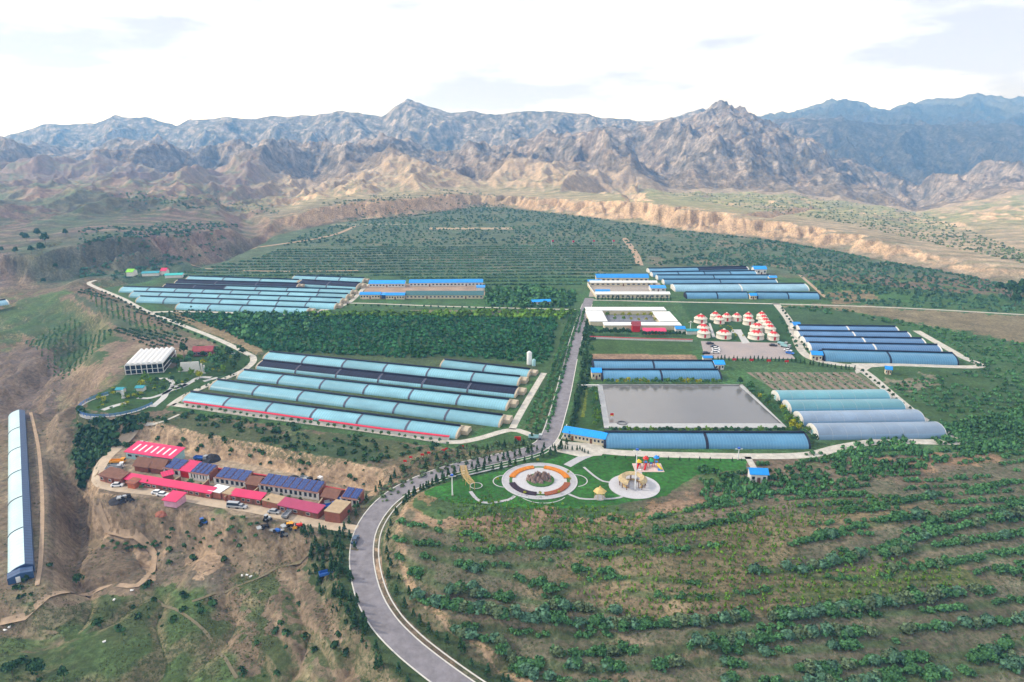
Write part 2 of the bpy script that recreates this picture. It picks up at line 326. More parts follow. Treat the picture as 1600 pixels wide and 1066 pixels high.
# strips of eroded bank below the village and round the fields
for pl in ([(205,672),(300,690),(420,712),(520,722),(580,735),(585,752),(480,742),(400,735),(300,720),(262,708)], [(130,770),(200,830),(240,860),(235,910),(215,915),(212,870),(150,820)], [(290,880),(330,810),(360,812),(330,890),(300,905)], [(250,840),(285,800),(290,820),(250,880)],
           [(585,850),(600,800),(608,800),(602,850),(608,900),(640,940),(700,985),(790,1060),(830,1100),(800,1100),(740,1040),(680,1000),(620,950),(590,900)]):
    zone(pl, CLIFF, .85, .05, 1.2)
zone([(155,745),(170,715),(230,680),(280,700),(420,728),(570,752),(560,765),(540,825),(560,835),(540,838),(420,808),(300,788),(150,765)], (.27,.215,.155), .85, .12, .6)
zone([(230,645),(280,640),(700,700),(600,720),(560,735),(400,705),(250,668),(190,668)], (.07,.09,.045), .8, .7, 2)
zone([(470,690),(570,700),(580,728),(480,715),(400,700)], (.05,.085,.05), .7, .9, 2)
zone([(585,735),(660,700),(830,690),(840,700),(700,730),(620,760),(580,770)], (.19,.15,.09), .6, .5, 2)
# right foreground
zone([(600,800),(640,790),(1000,810),(1150,760),(1400,700),(1700,620),(1700,1300),(860,1300),(700,1040),(600,930)], (.165,.135,.095), .8, .35, 2)
zone([(640,880),(1100,830),(1600,800),(1700,1300),(860,1300),(640,960)], (.13,.115,.08), .6, .45, 3)
for pl in ([(780,900),(1000,880),(1180,870),(1200,950),(1000,965),(880,950)], [(1200,800),(1400,790),(1560,800),(1500,830),(1250,820)], [(660,760),(760,800),(1000,805),(1080,770),(1090,790),(1000,822),(700,815)], [(1050,840),(1200,800),(1250,830),(1060,860)], [(1250,900),(1500,880),(1600,900),(1560,925),(1280,925)], [(1340,720),(1560,700),(1600,730),(1400,740)]):
    zone(pl, (.27,.17,.10), .65, .3, 3)
zone([(700,790),(1000,815),(1250,800),(1200,870),(900,900),(720,870)], (.10,.12,.05), .5, .7, 3)
zone([(1150,890),(1400,880),(1560,930),(1300,960),(1180,940)], (.13,.13,.05), .5, .7, 3)
# plateau
PL_G = np.array([.05, .13, .045])
zone([(140,440),(300,428),(560,425),(1010,415),(1300,440),(1640,470),(1640,700),(1260,716),(700,700),(255,640),(390,560),(250,500)], PL_G, .85, .7, .3)
zone([(230,484),(300,486),(480,494),(500,486),(900,486),(870,560),(690,560),(410,550),(400,560)], (.04,.09,.035), .95, .9, .2)
zone([(480,492),(900,486),(895,494),(560,503)], (.07,.14,.035), .9, .8, .3)
zone([(640,484),(870,487),(860,493),(680,495)], (.20,.16,.11), .7, .3, .2)
zone([(880,490),(918,480),(890,560),(860,680),(812,672),(850,585),(862,560)], (.055,.10,.04), .9, .7, .2)
zone([(835,640),(875,600),(862,672),(815,670)], (.11,.12,.055), .6, .5, .3)
zone([(270,484),(300,488),(408,545),(412,553),(400,553),(270,495)], (.27,.19,.12), .7, .2, .4)
zone([(285,628),(405,550),(700,556),(840,572),(815,625),(725,690)], (.065,.075,.04), .7, .6, .3); zone([(190,458),(290,432),(560,436),(540,475),(478,492),(272,484)], (.06,.07,.045), .7, .6, .3)
zone([(1060,468),(1215,475),(1240,540),(1260,570),(1200,560),(1095,530)], (.028,.085,.03), .95, .8, .2)
zone([(925,530),(1075,532),(1086,556),(922,554)], (.055,.105,.03), .95, .7, .2)
zone([(922,553),(1087,555),(1092,564),(920,562)], (.25,.165,.11), .95, .2, .1)
zone([(905,600),(935,602),(945,670),(895,675)], (.035,.09,.025), .95, .8, .2)
zone([(905,608),(918,608),(914,652),(897,654)], (.14,.17,.02), .95, .6, .1)
zone([(1150,600),(1170,600),(1270,690),(1236,690)], (.03,.09,.025), .9, .8, .2)
zone([(1370,575),(1530,572),(1700,640),(1700,760),(1500,690),(1440,650)], (.05,.095,.035), .85, .7, 1)
zone([(1380,590),(1440,585),(1470,600),(1420,612)], (.25,.20,.16), .6, .2, 1.5)
zone([(1215,475),(1300,475),(1640,495),(1640,545),(1500,520),(1400,500),(1330,490)], (.20,.145,.10), .75, .3, 1)
zone([(1215,478),(1290,480),(1420,510),(1240,512)], (.045,.085,.04), .8, .7, .5)
zone([(1290,455),(1360,455),(1378,470),(1300,475)], (.26,.16,.11), .6, .2, 1)
zone([(140,622),(165,612),(215,610),(240,616),(238,632),(200,644),(150,642),(136,632)], (.13,.20,.025), .9, .5, .2)
# lawns of the round garden
zone([(665,765),(700,745),(760,715),(850,700),(930,702),(1170,715),(1165,735),(1090,740),(1040,775),(960,790),(840,795),(720,785),(668,775)], LAWN, .97, .6, .3)
zone([(700,765),(760,760),(780,790),(720,785)], LAWN*.8, .8, .6, .3)
zone([(185,600),(200,585),(270,575),(310,540),(385,545),(395,560),(360,590),(290,615),(250,640),(180,650),(135,640),(140,620)], (.03,.085,.025), .95, .8, .3)
# far fields, ravine, hills, mountains
apx = 800+GX/GY*F/cp
y1f = KI(apx, Y1); D1f = H/np.tan(depr(y1f)); fo = sstep(-.02, .02, (D1f-D_)/D1f+.02*n_b)*sstep(590, 630, D_)
mixc(fo*.9, (.09,.13,.085)); C_[..., 3] = np.where(fo > .5, .6, C_[..., 3])
mixc(fo*.5*sstep(.1, .3, n_a)*(apx > 1000), (.20,.15,.11))
mixc(fo*sstep(1.5, .5, np.abs((apx-870)/420))*sstep(.15, .3, n_a)*.4, (.17,.14,.10))
bey = sstep(0, .01, (D_-D1f)/D1f)*(D_ > 560)
mixc(bey, (.23,.19,.14)); mixc(bey*sstep(.02, -.25, fbm(GX, GY*.6, 55, 4, 411))*(D_ < 1900)*.5, (.13,.12,.085)); C_[..., 3] = np.where(bey > .5, .3, C_[..., 3])
mixc(bey*sstep(.25, .7, slope)*(D_ < 1900)*np.where(D_ > 1300, .45, 1), CLIFF*np.where(D_ > 1300, .8, 1.02)[..., None])
y3g = sstep(-.25, .15, n_c+.25)*sstep(900, 1150, D_)*(D_ < 1700)*(.35+.65*sstep(900, 1050, apx))
mixc(bey*y3g*.75*(slope < .3), (.15,.17,.085))
lh = sstep(470, 330, apx)*bey*(D_ < 1900)
mixc(lh*.85, (.115,.088,.082)); mixc(lh*sstep(0.0, .15, n_a)*.7, (.07,.095,.055)); mixc(lh*sstep(.35, .8, slope)*.6, (.20,.14,.115))
trs = sstep(.25, .75, np.sin(D_/5.2+7*n_c+2.5*n_a)); mixc(bey*(D_ < 1500)*trs*.38*(slope < .35), (.075,.105,.06)); mixc(bey*(D_ < 1500)*sstep(-.6, -.9, np.sin(D_/5.2+7*n_c+2.5*n_a))*.3, (.33,.26,.18))
lh2 = lh*(D_ < 1300)*sstep(0, .25, n_c+.1); mixc(lh2*.55, (.06,.095,.055))
mo = sstep(1650, 1950, D_)
nr = ridged(GX, GY, 60, 5, 201); mixc(mo, (.235,.185,.14)); mixc(mo*sstep(2350, 2700, D_)*.75, (.14,.14,.125)); mixc(mo*sstep(.25, .45, fbm(GX, GY, 90, 5, 205)+.35)*.6, (.065,.068,.05))
mixc(mo*sstep(.5, .8, slope)*sstep(.35, .6, nr)*.8, (.27,.24,.215))
f18 = fbm(GX, GY*.7, 26, 4, 215); mixc(mo*sstep(.05, .3, f18)*.65, (.44,.38,.33)); mixc(mo*sstep(-.05, -.3, f18)*.5, (.05,.052,.045))
mixc(mo*sstep(.35, .5, nr)*sstep(.3, .5, fbm(GX, GY, 35, 4, 209)+.3)*.35, (.27,.24,.215))
mixc(sstep(3900, 4600, D_)*.7, (.10,.115,.09)); mixc(sstep(2500, 2800, D_)*sstep(1230, 1330, apx)*.7, (.10,.10,.085))
C_[..., 3] = np.where(mo > .5, .15, C_[..., 3])
zone([(470,833),(552,842),(548,890),(560,940),(610,1000),(690,1070),(640,1090),(560,1010),(500,930),(478,880)], (.035,.065,.028), .85, .9, 1.5)
zone([(600,805),(760,830),(1000,840),(1150,800),(1700,700),(1700,1300),(860,1300),(700,1060),(610,940)], (.108,.105,.07), .72, .55, 2)
for pl in ([(900,880),(1060,840),(1230,800),(1380,785),(1440,800),(1250,840),(1240,860),(1180,890),(1200,900),(1500,880),(1520,920),(1350,940),(1200,960),(1020,965),(960,950),(890,925)],): zone(pl, (.20,.155,.085), .6, .5, 2)
zone([(1240,915),(1500,885),(1530,918),(1350,940),(1220,955)], (.10,.13,.045), .7, .7, 2); zone([(720,800),(1010,818),(1015,845),(800,850),(700,830)], (.15,.13,.065), .7, .5, 2)
zone([(640,785),(760,798),(1000,808),(1070,775),(1085,790),(1000,822),(700,812)], (.24,.165,.11), .8, .2, 2)
dvv = sdf(GX, GY, VILL); mixc((dvv > -3)*(dvv < 10)*(gpy < 775)*sstep(.1, .4, slope), (.40,.285,.185))
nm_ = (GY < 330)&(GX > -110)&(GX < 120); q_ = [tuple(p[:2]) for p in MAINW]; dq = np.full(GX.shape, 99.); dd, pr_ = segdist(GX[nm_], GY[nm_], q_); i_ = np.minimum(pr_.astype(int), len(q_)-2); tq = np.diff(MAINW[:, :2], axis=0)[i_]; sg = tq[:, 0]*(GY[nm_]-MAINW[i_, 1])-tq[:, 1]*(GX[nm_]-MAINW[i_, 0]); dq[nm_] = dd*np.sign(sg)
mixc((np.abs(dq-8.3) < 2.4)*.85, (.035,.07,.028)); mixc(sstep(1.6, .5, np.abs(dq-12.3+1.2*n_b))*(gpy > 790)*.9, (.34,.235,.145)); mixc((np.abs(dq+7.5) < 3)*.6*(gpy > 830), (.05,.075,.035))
near_b = (slope > .32)&(GY < 620)&(GX < 80)&(dl_ > 3)
mixc(sstep(.3, .7, slope)*near_b*.45, (.27,.20,.135))
rows = []
TR = [([(640,893),(687,917),(740,927),(798,934),(880,948),(970,958)],1.15,.0), ([(622,932),(660,940),(728,952),(800,962),(900,975),(1020,978),(1110,972),(1188,965)],1.3,-.25), ([(1206,965),(1280,958),(1352,948),(1440,937),(1502,927),(1545,925)],1.35,-.35),
 ([(865,1022),(940,1021),(1010,1018),(1090,1008),(1151,1003),(1260,993),(1400,985),(1502,978),(1603,968)],1.1,-.08), ([(703,988),(783,1008),(800,1036),(965,1046),(1106,1033),(1231,1048),(1400,1032),(1502,1023),(1603,1003)],1.1,-.02), ([(743,1033),(860,1062),(1000,1080),(1200,1085),(1400,1065),(1600,1040)],1.1,-.05), ([(1130,1062),(1250,1068),(1420,1052),(1603,1020)],1.0,.0),
 ([(1252,847),(1290,838),(1327,827),(1400,812),(1452,802)],1.15,-.35), ([(1176,892),(1215,893),(1277,887),(1352,867),(1452,837),(1553,812),(1620,800)],1.15,-.2), ([(1387,890),(1450,885),(1502,880),(1560,868),(1620,862)],1.0,-.1), ([(1380,866),(1450,855),(1530,845),(1620,830)],1.1,-.1), ([(1020,832),(1060,828),(1101,822),(1150,812),(1191,802)],1.0,-.25), ([(1016,812),(1050,803),(1081,797),(1130,784),(1171,772),(1282,772),(1442,782)],1.0,-.1),
 ([(610,845),(660,852),(743,862),(800,856),(900,852),(1000,842)],.95,-.05), ([(622,817),(660,824),(703,832),(760,842)],.95,-.05), ([(713,882),(760,893),(800,902),(850,915),(895,927)],1.1,-.15), ([(900,893),(925,890),(960,895)],1.0,-.1), ([(660,870),(720,880),(800,885),(860,880)],.85,.05), ([(1560,895),(1620,890)],1.0,-.2), ([(1440,955),(1540,945),(1620,935)],.9,-.05), ([(1100,1010),(1200,1020),(1300,1010),(1400,1005)],.9,.05),
 ([(1300,800),(1380,790),(1470,775),(1600,752)],1.0,-.1), ([(1440,825),(1520,800),(1620,785)],1.1,-.1), ([(650,958),(672,978),(690,1000)],1.1,.05), ([(900,868),(980,865),(1060,858),(1140,850)],.85,.0), ([(850,935),(930,905),(1010,905),(1100,912)],.7,.08), ([(980,925),(1080,935),(1180,925),(1240,912)],.75,.05), ([(620,872),(660,890),(690,900)],.9,.0), ([(700,975),(780,985),(860,992),(960,995)],.8,.05), ([(860,835),(960,845),(1040,850)],.8,.0), ([(1250,900),(1340,905),(1420,898)],.7,.1), ([(1270,960),(1380,960),(1500,950)],.8,.1), ([(1080,990),(1180,985),(1260,975)],.8,.12)]
rows = []; row_s = []; row_d = []
for pts, sz_, dn_ in TR:
    c = spline(pts, 12); x, y, z = G(c[:, 0], c[:, 1]); rows.append(np.stack([x, y], 1)); row_s.append(sz_); row_d.append(dn_)
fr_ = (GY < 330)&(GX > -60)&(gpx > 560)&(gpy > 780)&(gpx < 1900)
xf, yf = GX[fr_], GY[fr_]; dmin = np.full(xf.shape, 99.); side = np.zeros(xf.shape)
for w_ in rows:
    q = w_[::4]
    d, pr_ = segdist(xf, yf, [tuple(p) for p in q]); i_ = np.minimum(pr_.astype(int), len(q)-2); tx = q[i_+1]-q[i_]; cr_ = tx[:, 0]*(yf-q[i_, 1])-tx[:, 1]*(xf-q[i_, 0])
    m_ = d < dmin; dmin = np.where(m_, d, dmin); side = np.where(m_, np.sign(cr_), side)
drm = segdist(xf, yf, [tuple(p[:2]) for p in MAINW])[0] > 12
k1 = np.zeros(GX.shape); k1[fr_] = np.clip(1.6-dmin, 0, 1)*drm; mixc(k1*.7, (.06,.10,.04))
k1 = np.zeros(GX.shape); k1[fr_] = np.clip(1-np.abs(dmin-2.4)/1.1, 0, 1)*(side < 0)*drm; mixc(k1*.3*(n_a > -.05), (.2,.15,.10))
C_[..., :3] *= (1+.4*n_b+.25*n_a)[..., None]
def grid_obj(name, r0, r1):
    n = len(UC); V = np.stack([GX[r0:r1], GY[r0:r1], GZ[r0:r1]], -1).reshape(-1, 3); r = r1-r0
    i = (np.arange(r-1)[:, None]*n+np.arange(n-1)[None]).ravel(); f = np.stack([i, i+1, i+n+1, i+n], 1)
    o = npmesh(name, V, f, [], True); a_ = o.data.color_attributes.new('Col', 'FLOAT_COLOR', 'POINT'); a_.data.foreach_set('color', C_[r0:r1].reshape(-1, 4).astype(np.float32).ravel())
    o['kind'] = 'structure'; return o
rs = int(np.searchsorted(YR, 1750)); g1 = grid_obj('ground', 0, rs+1); g2 = grid_obj('mountains', rs, len(YR))
m = bpy.data.materials.new('terrain'); m.use_nodes = True; t = m.node_tree; b = t.nodes['Principled BSDF']; b.inputs['Roughness'].default_value = .95; b.inputs['Specular IOR Level'].default_value = .1
n_ = t.nodes.new; l_ = t.links.new; at = n_('ShaderNodeAttribute'); at.attribute_name = 'Col'; tc = n_('ShaderNodeTexCoord')
def nzn(s, d=4, r=.65):
    k = n_('ShaderNodeTexNoise'); k.inputs['Scale'].default_value = s; k.inputs['Detail'].default_value = d; k.inputs['Roughness'].default_value = r; l_(tc.outputs['Object'], k.inputs['Vector']); return k
na, nb_ = nzn(.55, 6, .7), nzn(.09, 6, .7)
mr = n_('ShaderNodeMapRange'); mr.inputs['From Min'].default_value = .3; mr.inputs['From Max'].default_value = .7; mr.inputs['To Min'].default_value = .5; mr.inputs['To Max'].default_value = 1.55; l_(na.outputs['Fac'], mr.inputs[0])
mr2 = n_('ShaderNodeMapRange'); mr2.inputs['From Min'].default_value = .3; mr2.inputs['From Max'].default_value = .7; mr2.inputs['To Min'].default_value = .72; mr2.inputs['To Max'].default_value = 1.28; l_(nb_.outputs['Fac'], mr2.inputs[0])
mu = n_('ShaderNodeMath'); mu.operation = 'MULTIPLY'; l_(mr.outputs[0], mu.inputs[0]); l_(mr2.outputs[0], mu.inputs[1])
vs = n_('ShaderNodeVectorMath'); vs.operation = 'SCALE'; l_(at.outputs['Color'], vs.inputs[0]); l_(mu.outputs[0], vs.inputs['Scale'])
# green tufts where the alpha channel says something grows
tf = nzn(.8, 5, .75); gt = n_('ShaderNodeMath'); gt.operation = 'GREATER_THAN'; sb = n_('ShaderNodeMath'); sb.operation = 'MULTIPLY_ADD'; sb.inputs[1].default_value = -.22; sb.inputs[2].default_value = .66
l_(at.outputs['Alpha'], sb.inputs[0]); l_(tf.outputs['Fac'], gt.inputs[0]); l_(sb.outputs[0], gt.inputs[1])
mm = n_('ShaderNodeMixRGB'); mf = n_('ShaderNodeMath'); mf.operation = 'MULTIPLY'; mf.inputs[1].default_value = .65; l_(gt.outputs[0], mf.inputs[0]); l_(mf.outputs[0], mm.inputs[0]); l_(vs.outputs[0], mm.inputs[1]); mm.inputs[2].default_value = (.045, .075, .03, 1)
l_(mm.outputs[0], b.inputs['Base Color'])
bp = n_('ShaderNodeBump'); bp.inputs['Strength'].default_value = .7; bp.inputs['Distance'].default_value = 1.0; l_(na.outputs['Fac'], bp.inputs['Height']); l_(bp.outputs[0], b.inputs['Normal'])
g1.data.materials.append(m); m2 = m.copy(); m2.name = 'mountain'; g2.data.materials.append(m2)
for nd in m2.node_tree.nodes:
    if nd.type == 'TEX_NOISE': nd.inputs['Scale'].default_value *= .16
    if nd.type == 'BUMP': nd.inputs['Distance'].default_value = 22.0; nd.inputs['Strength'].default_value = 1.0
# ---------------------------------------------------------------- roads, lanes, sheets
def ribbon(name, pts, width, m, dz=.08, step=2.5, kind='structure', flat=None, widths=None, parent=None, shift=0):
    """pts: pixel polyline; width in metres"""
    if flat is None: x, y, z = G([p[0] for p in pts], [p[1] for p in pts])
    else: x, y = P([p[0] for p in pts], [p[1] for p in pts], flat)
    c = np.stack([x, y], 1)
    if widths is not None: c = np.column_stack([c, widths])
    c = spline(c, step); w_ = c[:, 2] if widths is not None else np.full(len(c), width)
    t = np.gradient(c[:, :2], axis=0); t /= np.linalg.norm(t, axis=1)[:, None]+1e-9; nrm = np.stack([-t[:, 1], t[:, 0]], 1)
    cols = []
    for s in (-.5, -.17, .17, .5):
        q = c[:, :2]+nrm*(s*w_+shift)[:, None]; cols.append(np.column_stack([q, (height(q[:, 0], q[:, 1]) if flat is None else np.full(len(q), flat))+dz]))
    if flat is None:
        zc = np.mean([k[:, 2] for k in cols], 0)
        for k in cols: k[:, 2] = np.maximum(k[:, 2], zc-.05)
    n = len(c); V = np.concatenate(cols); f = [(j*n+i, (j+1)*n+i, (j+1)*n+i+1, j*n+i+1) for j in range(3) for i in range(n-1)]
    f = np.array(f)[:, ::-1]
    o = npmesh(name, V, f, m); o['kind'] = kind
    if parent: o.parent = parent
    return o
def sheet(name, pp, m, dz=.03, z=0, kind='structure'):
    pts = wpoly(pp, z); b = MB(); b.quad(*[(x, y, z+dz) for x, y in pts]); o = b.build(name, m); o['kind'] = kind
    if o.data.polygons[0].normal.z < 0: o.data.flip_normals()
    return o
asph = mat('asphalt', (.19,.18,.195), .85, var=.28, scale=.35, bump=.1); conc = mat('lane_concrete', (.44,.42,.37), .85, var=.28, scale=.35)
pave = mat('paving', (.42,.42,.41), .8, var=.14, scale=.5); dirt = mat('dirt_track', (.34,.25,.17), .95, var=.25, scale=.4); kerbm = mat('kerb_stone', (.55,.54,.50), .8, var=.12)
mp_ = [(a_, b_) for a_, b_, _ in MAIN]
ribbon('road', mp_, 7.0, asph, .07, widths=None)
k0 = MAINW[:, :2]; tg = np.gradient(k0, axis=0); tg /= np.linalg.norm(tg, axis=1)[:, None]; nr_ = np.stack([-tg[:, 1], tg[:, 0]], 1)
def kerb(name, off, wd, hgt, i0, i1):
    c = spline(MAINW[i0:i1, :2], 3); t = np.gradient(c, axis=0); t /= np.linalg.norm(t, axis=1)[:, None]; n = np.stack([-t[:, 1], t[:, 0]], 1); b = MB()
    z = height(c[:, 0], c[:, 1])+hgt
    a_ = c+n*(off-wd/2); d = c+n*(off+wd/2)
    for i in range(len(c)-1):
        A = (*a_[i], z[i]); B = (*a_[i+1], z[i+1]); C = (*d[i+1], z[i+1]); E = (*d[i], z[i]); b.quad(A, B, C, E)
        b.quad((A[0], A[1], A[2]-.5), (B[0], B[1], B[2]-.5), B, A); b.quad(E, C, (C[0], C[1], C[2]-.5), (E[0], E[1], E[2]-.5))
    o = b.build(name, kerbm); o['kind'] = 'structure'
ij = len(MAINW); i_s = int(ij*.40)
kerb('kerb', 3.7, .35, .14, i_s, ij); kerb('kerb', -3.7, .35, .14, i_s+4, ij); kerb('gutter', 5.4, .35, .16, int(ij*.62), ij); kerb('kerb', 3.7, .3, .13, 3, int(ij*.34)); kerb('kerb', -3.7, .3, .13, 3, int(ij*.34))
LANES = [('lane', [(270,632),(400,650),(540,668),(640,682),(705,691),(745,686),(798,672),(830,680),(856,690)], 3.6), ('lane', [(800,671),(808,655),(825,625),(850,583)], 3.2),
 ('lane', [(266,634),(290,618),(330,600),(372,583),(392,570),(396,560),(385,552),(330,526),(235,489),(190,466),(147,448),(139,442),(150,438)], 3.6),
 ('lane', [(237,488),(290,487),(400,490),(480,493),(502,486),(545,473),(574,444)], 3.4), ('lane', [(500,485),(540,474),(700,479),(900,484)], 2.2),
 ('lane', [(858,690),(900,697),(960,707),(1100,712),(1250,712),(1315,699),(1380,690),(1500,690),(1470,672),(1437,652),(1395,618),(1360,588),(1338,573)], 5.0),
 ('lane', [(1212,474),(1232,500),(1243,528),(1256,552),(1280,564),(1338,572),(1400,570),(1528,573),(1500,556),(1432,517)], 5.0),
 ('lane', [(925,469),(1060,472),(1210,475),(1400,481),(1600,492),(1700,498)], 2.6), ('lane', [(1168,714),(1180,735)], 2.5)]
for nm, pts, wd in LANES: ribbon(nm, pts, wd, conc, .05, 3, flat=0)
ribbon('lane', [(280,648),(250,660),(220,676)], 1.4, conc, .1, 3)
ribbon('village_road', [(556,828),(500,819),(450,808),(400,797),(330,786),(250,771),(180,763),(155,752),(155,733),(170,712),(195,693),(220,677)], 4.6, mat('village_road', (.42,.34,.25), .95, var=.2, scale=.4), .12, 3)
ribbon('dirt_track', [(150,795),(175,830),(235,860),(240,885),(215,915),(140,930),(60,945),(0,975)], 2.0, dirt, .15, 3)
ribbon('dirt_track', [(975,372),(992,395),(1000,415)], 7, dirt, .15, 8); ribbon('dirt_track', [(1250,430),(1290,465)], 3, dirt, .1, 8)
ribbon('dirt_track', [(240,430),(420,424),(560,423)], 3, dirt, .1, 8); ribbon('dirt_track', [(300,415),(500,372),(560,352)], 6, dirt, .15, 8)
sheet('concrete_yard', [(848,688),(868,683),(880,690),(938,694),(946,704),(940,712),(906,714),(870,706),(850,700)], conc, .065)
sheet('junction', [(1330,568),(1372,568),(1352,580),(1338,584)], conc, .058)
sheet('car_park', [(1095,533),(1222,536),(1243,561),(1101,560)], mat('car_park', (.33,.28,.265), .85, var=.1, scale=.08, c2=(.26,.235,.23)), .04)
sheet('courtyard', [(925,440),(1030,442),(1045,462),(920,464)], mat('courtyard', (.30,.27,.24), .9, var=.2, scale=.1), .035)
sheet('courtyard', [(572,444),(757,443),(758,466),(565,468)], mat('earth_yard', (.30,.22,.165), .9, var=.25, scale=.1), .035)
sheet('field', [(1166,582),(1340,582),(1384,612),(1216,613)], mat('striped_field', (.20,.155,.12), .95, var=.2, scale=.2, stripe=(0, .22, (.10,.13,.07), .45)), .03)
# reservoir
ro = wpoly([(933,602),(1160,602),(1230,670),(944,670)]); ri = wpoly([(941,607),(1154,607),(1220,667),(952,667)], -1.6)
b = MB(); liner = mat('reservoir_liner', (.36,.37,.37), .6, var=.15, scale=.4)
for i in range(4):
    j = (i+1) % 4; cxm = sum(p[0] for p in ro)/4; cym = sum(p[1] for p in ro)/4
    def sh(p, k): return (p[0]+(cxm-p[0])*k, p[1]+(cym-p[1])*k)
    o1, o2 = ro[i], ro[j]; s1, s2 = sh(o1, .015), sh(o2, .015)
    b.quad((*o1, 0), (*o2, 0), (*o2, .5), (*o1, .5)); b.quad((*o1, .5), (*o2, .5), (*s2, .5), (*s1, .5)); b.quad((*s1, .5), (*s2, .5), (*ri[j], .06), (*ri[i], .06))
o = b.build('reservoir_basin', liner); tag(o, 'pale lined rim of the large grey reservoir beside the straight road', 'reservoir')
wm = mat('water', (.13,.13,.13), .16, var=.1, scale=.02, spec=.5); b = MB(); b.quad(*[(x, y, .07) for x, y in ri]); o = b.build('water', wm); o['kind'] = 'structure'
if o.data.polygons[0].normal.z < 0: o.data.flip_normals()
# haze
b = MB(); b.box((0, 3900, 150), (22000, 12000, 460)); hz = b.build('haze', []); hz['kind'] = 'stuff'
hm = bpy.data.materials.new('haze'); hm.use_nodes = True; t = hm.node_tree; t.nodes.clear(); pv = t.nodes.new('ShaderNodeVolumePrincipled'); pv.inputs['Density'].default_value = 2.1e-4; pv.inputs['Color'].default_value = (.16, .45, 1, 1); pv.inputs['Absorption Color'].default_value = (1, 1, 1, 1); pv.inputs['Anisotropy'].default_value = .2
oo = t.nodes.new('ShaderNodeOutputMaterial'); t.links.new(pv.outputs[0], oo.inputs['Volume']); hz.data.materials.append(hm)

# clouds overhead (out of frame) whose shade lies over the farm and over the right-hand mountains
def cloud(outline, zc, label, seed):
    sh = (zc/math.tan(R(SUN_EL))); ox, oy = sh*math.sin(a_sun), sh*math.cos(a_sun); pl = [(x+ox, y+oy) for x, y in outline]
    xs = np.arange(min(p[0] for p in pl)-150, max(p[0] for p in pl)+150, 26); yy = np.arange(min(p[1] for p in pl)-150, max(p[1] for p in pl)+150, 26)
    X, Y = np.meshgrid(xs, yy); d = -sdf(X, Y, pl)+90*fbm(X, Y, 260, 4, seed); T = np.sqrt(np.clip(d, 0, 600))*9*(1+.5*fbm(X, Y, 200, 4, seed+5))
    n = len(xs); V = np.concatenate([np.stack([X, Y, zc+T], -1).reshape(-1, 3), np.stack([X, Y, zc-.25*T*(1+.5*fbm(X, Y, 120, 3, seed+9))], -1).reshape(-1, 3)])
    i = (np.arange(len(yy)-1)[:, None]*n+np.arange(n-1)[None]).ravel(); f = np.stack([i, i+1, i+n+1, i+n], 1); k = (T.ravel()[f] > 0).any(1); f = f[k]
    o = npmesh('cloud', V, np.concatenate([f, f[:, ::-1]+X.size]), cloudm, True); o['kind'] = 'structure'
a_sun = R(SUN_AZ)
cloudm = bpy.data.materials.new('cloud'); cloudm.use_nodes = True; t = cloudm.node_tree; t.nodes.clear(); tr = t.nodes.new('ShaderNodeBsdfTransparent'); tr.inputs[0].default_value = (1, 1, 1, 1); df = t.nodes.new('ShaderNodeBsdfTranslucent'); df.inputs[0].default_value = (.95, .95, .95, 1)
ms = t.nodes.new('ShaderNodeMixShader'); ms.inputs[0].default_value = .36; oo = t.nodes.new('ShaderNodeOutputMaterial'); t.links.new(tr.outputs[0], ms.inputs[1]); t.links.new(df.outputs[0], ms.inputs[2]); t.links.new(ms.outputs[0], oo.inputs[0])
cloud([(-1500,-300)]+wpoly([(-300,420),(0,350),(200,345),(330,362),(400,350),(520,340),(645,330),(750,318),(800,322),(900,333),(1000,345),(1200,367),(1320,388),(1430,408),(1600,440),(1900,500)])+[(900,-300)], 1400, '', 301)
cloud([(1000,2300),(2600,2300),(3400,3300),(3600,5200),(1500,4600),(1250,3000)], 1700, '', 311)

ribbon('dirt_track', [(48,645),(60,700),(66,780),(64,870),(58,915)], 1.3, dirt, .15, 3)
ribbon('dirt_track', [(240,935),(330,1000),(370,1060)], .9, mat('faint_track', (.15,.13,.08), .95), .1, 3); ribbon('dirt_track', [(560,860),(470,880),(400,905),(300,940)], 1.0, mat('faint_track', (.15,.13,.08), .95), .1, 3)

sheet('clearing', [(672,356),(800,356),(802,359),(670,359)], mat('pale_clearing', (.33,.27,.18), .95), .3); sheet('clearing', [(520,350),(640,350),(645,352),(515,353)], mat('grey_green_clearing', (.17,.19,.13), .95), .3)
# ================================================================ objects
film_c = mat('film_cyan', (.17,.38,.46), .32, vobj=.16, var=.18, scale=.12, spec=.5, stripe=(0, .8, (.14,.30,.37), .14))
film_b = mat('film_blue', (.07,.215,.36), .3, vobj=.16, var=.18, scale=.12, spec=.5, stripe=(0, .8, (.11,.27,.40), .14))
film_p = mat('film_pale', (.20,.36,.46), .35, vobj=.16, var=.2, scale=.1, spec=.5, stripe=(0, .6, (.15,.30,.40), .1))
film_m = mat('film_blue_purple', (.07,.17,.34), .35, vobj=.16, var=.2, scale=.1, spec=.5, stripe=(0, .8, (.13,.30,.52), .12))
net = mat('black_net', (.010,.014,.032), .8, var=.3, scale=.2, stripe=(0, .5, (.02,.028,.06), .1))
quilt = mat('quilt_dark', (.018,.022,.04), .85, var=.3, scale=.3); band = mat('band_purple_grey', (.085,.085,.12), .8, var=.2)
earthw = mat('earth_wall', (.42,.36,.27), .95, var=.2, scale=.7, bump=.3); whitew = mat('white_wall', (.62,.61,.58), .8, var=.1, scale=.4)
creamw = mat('cream_wall', (.60,.53,.38), .85, var=.12, scale=.4); brick = mat('brick', (.25,.085,.055), .9, vobj=.2, var=.25, scale=.6, stripe=(2, 3.0, (.20,.09,.065), .2))
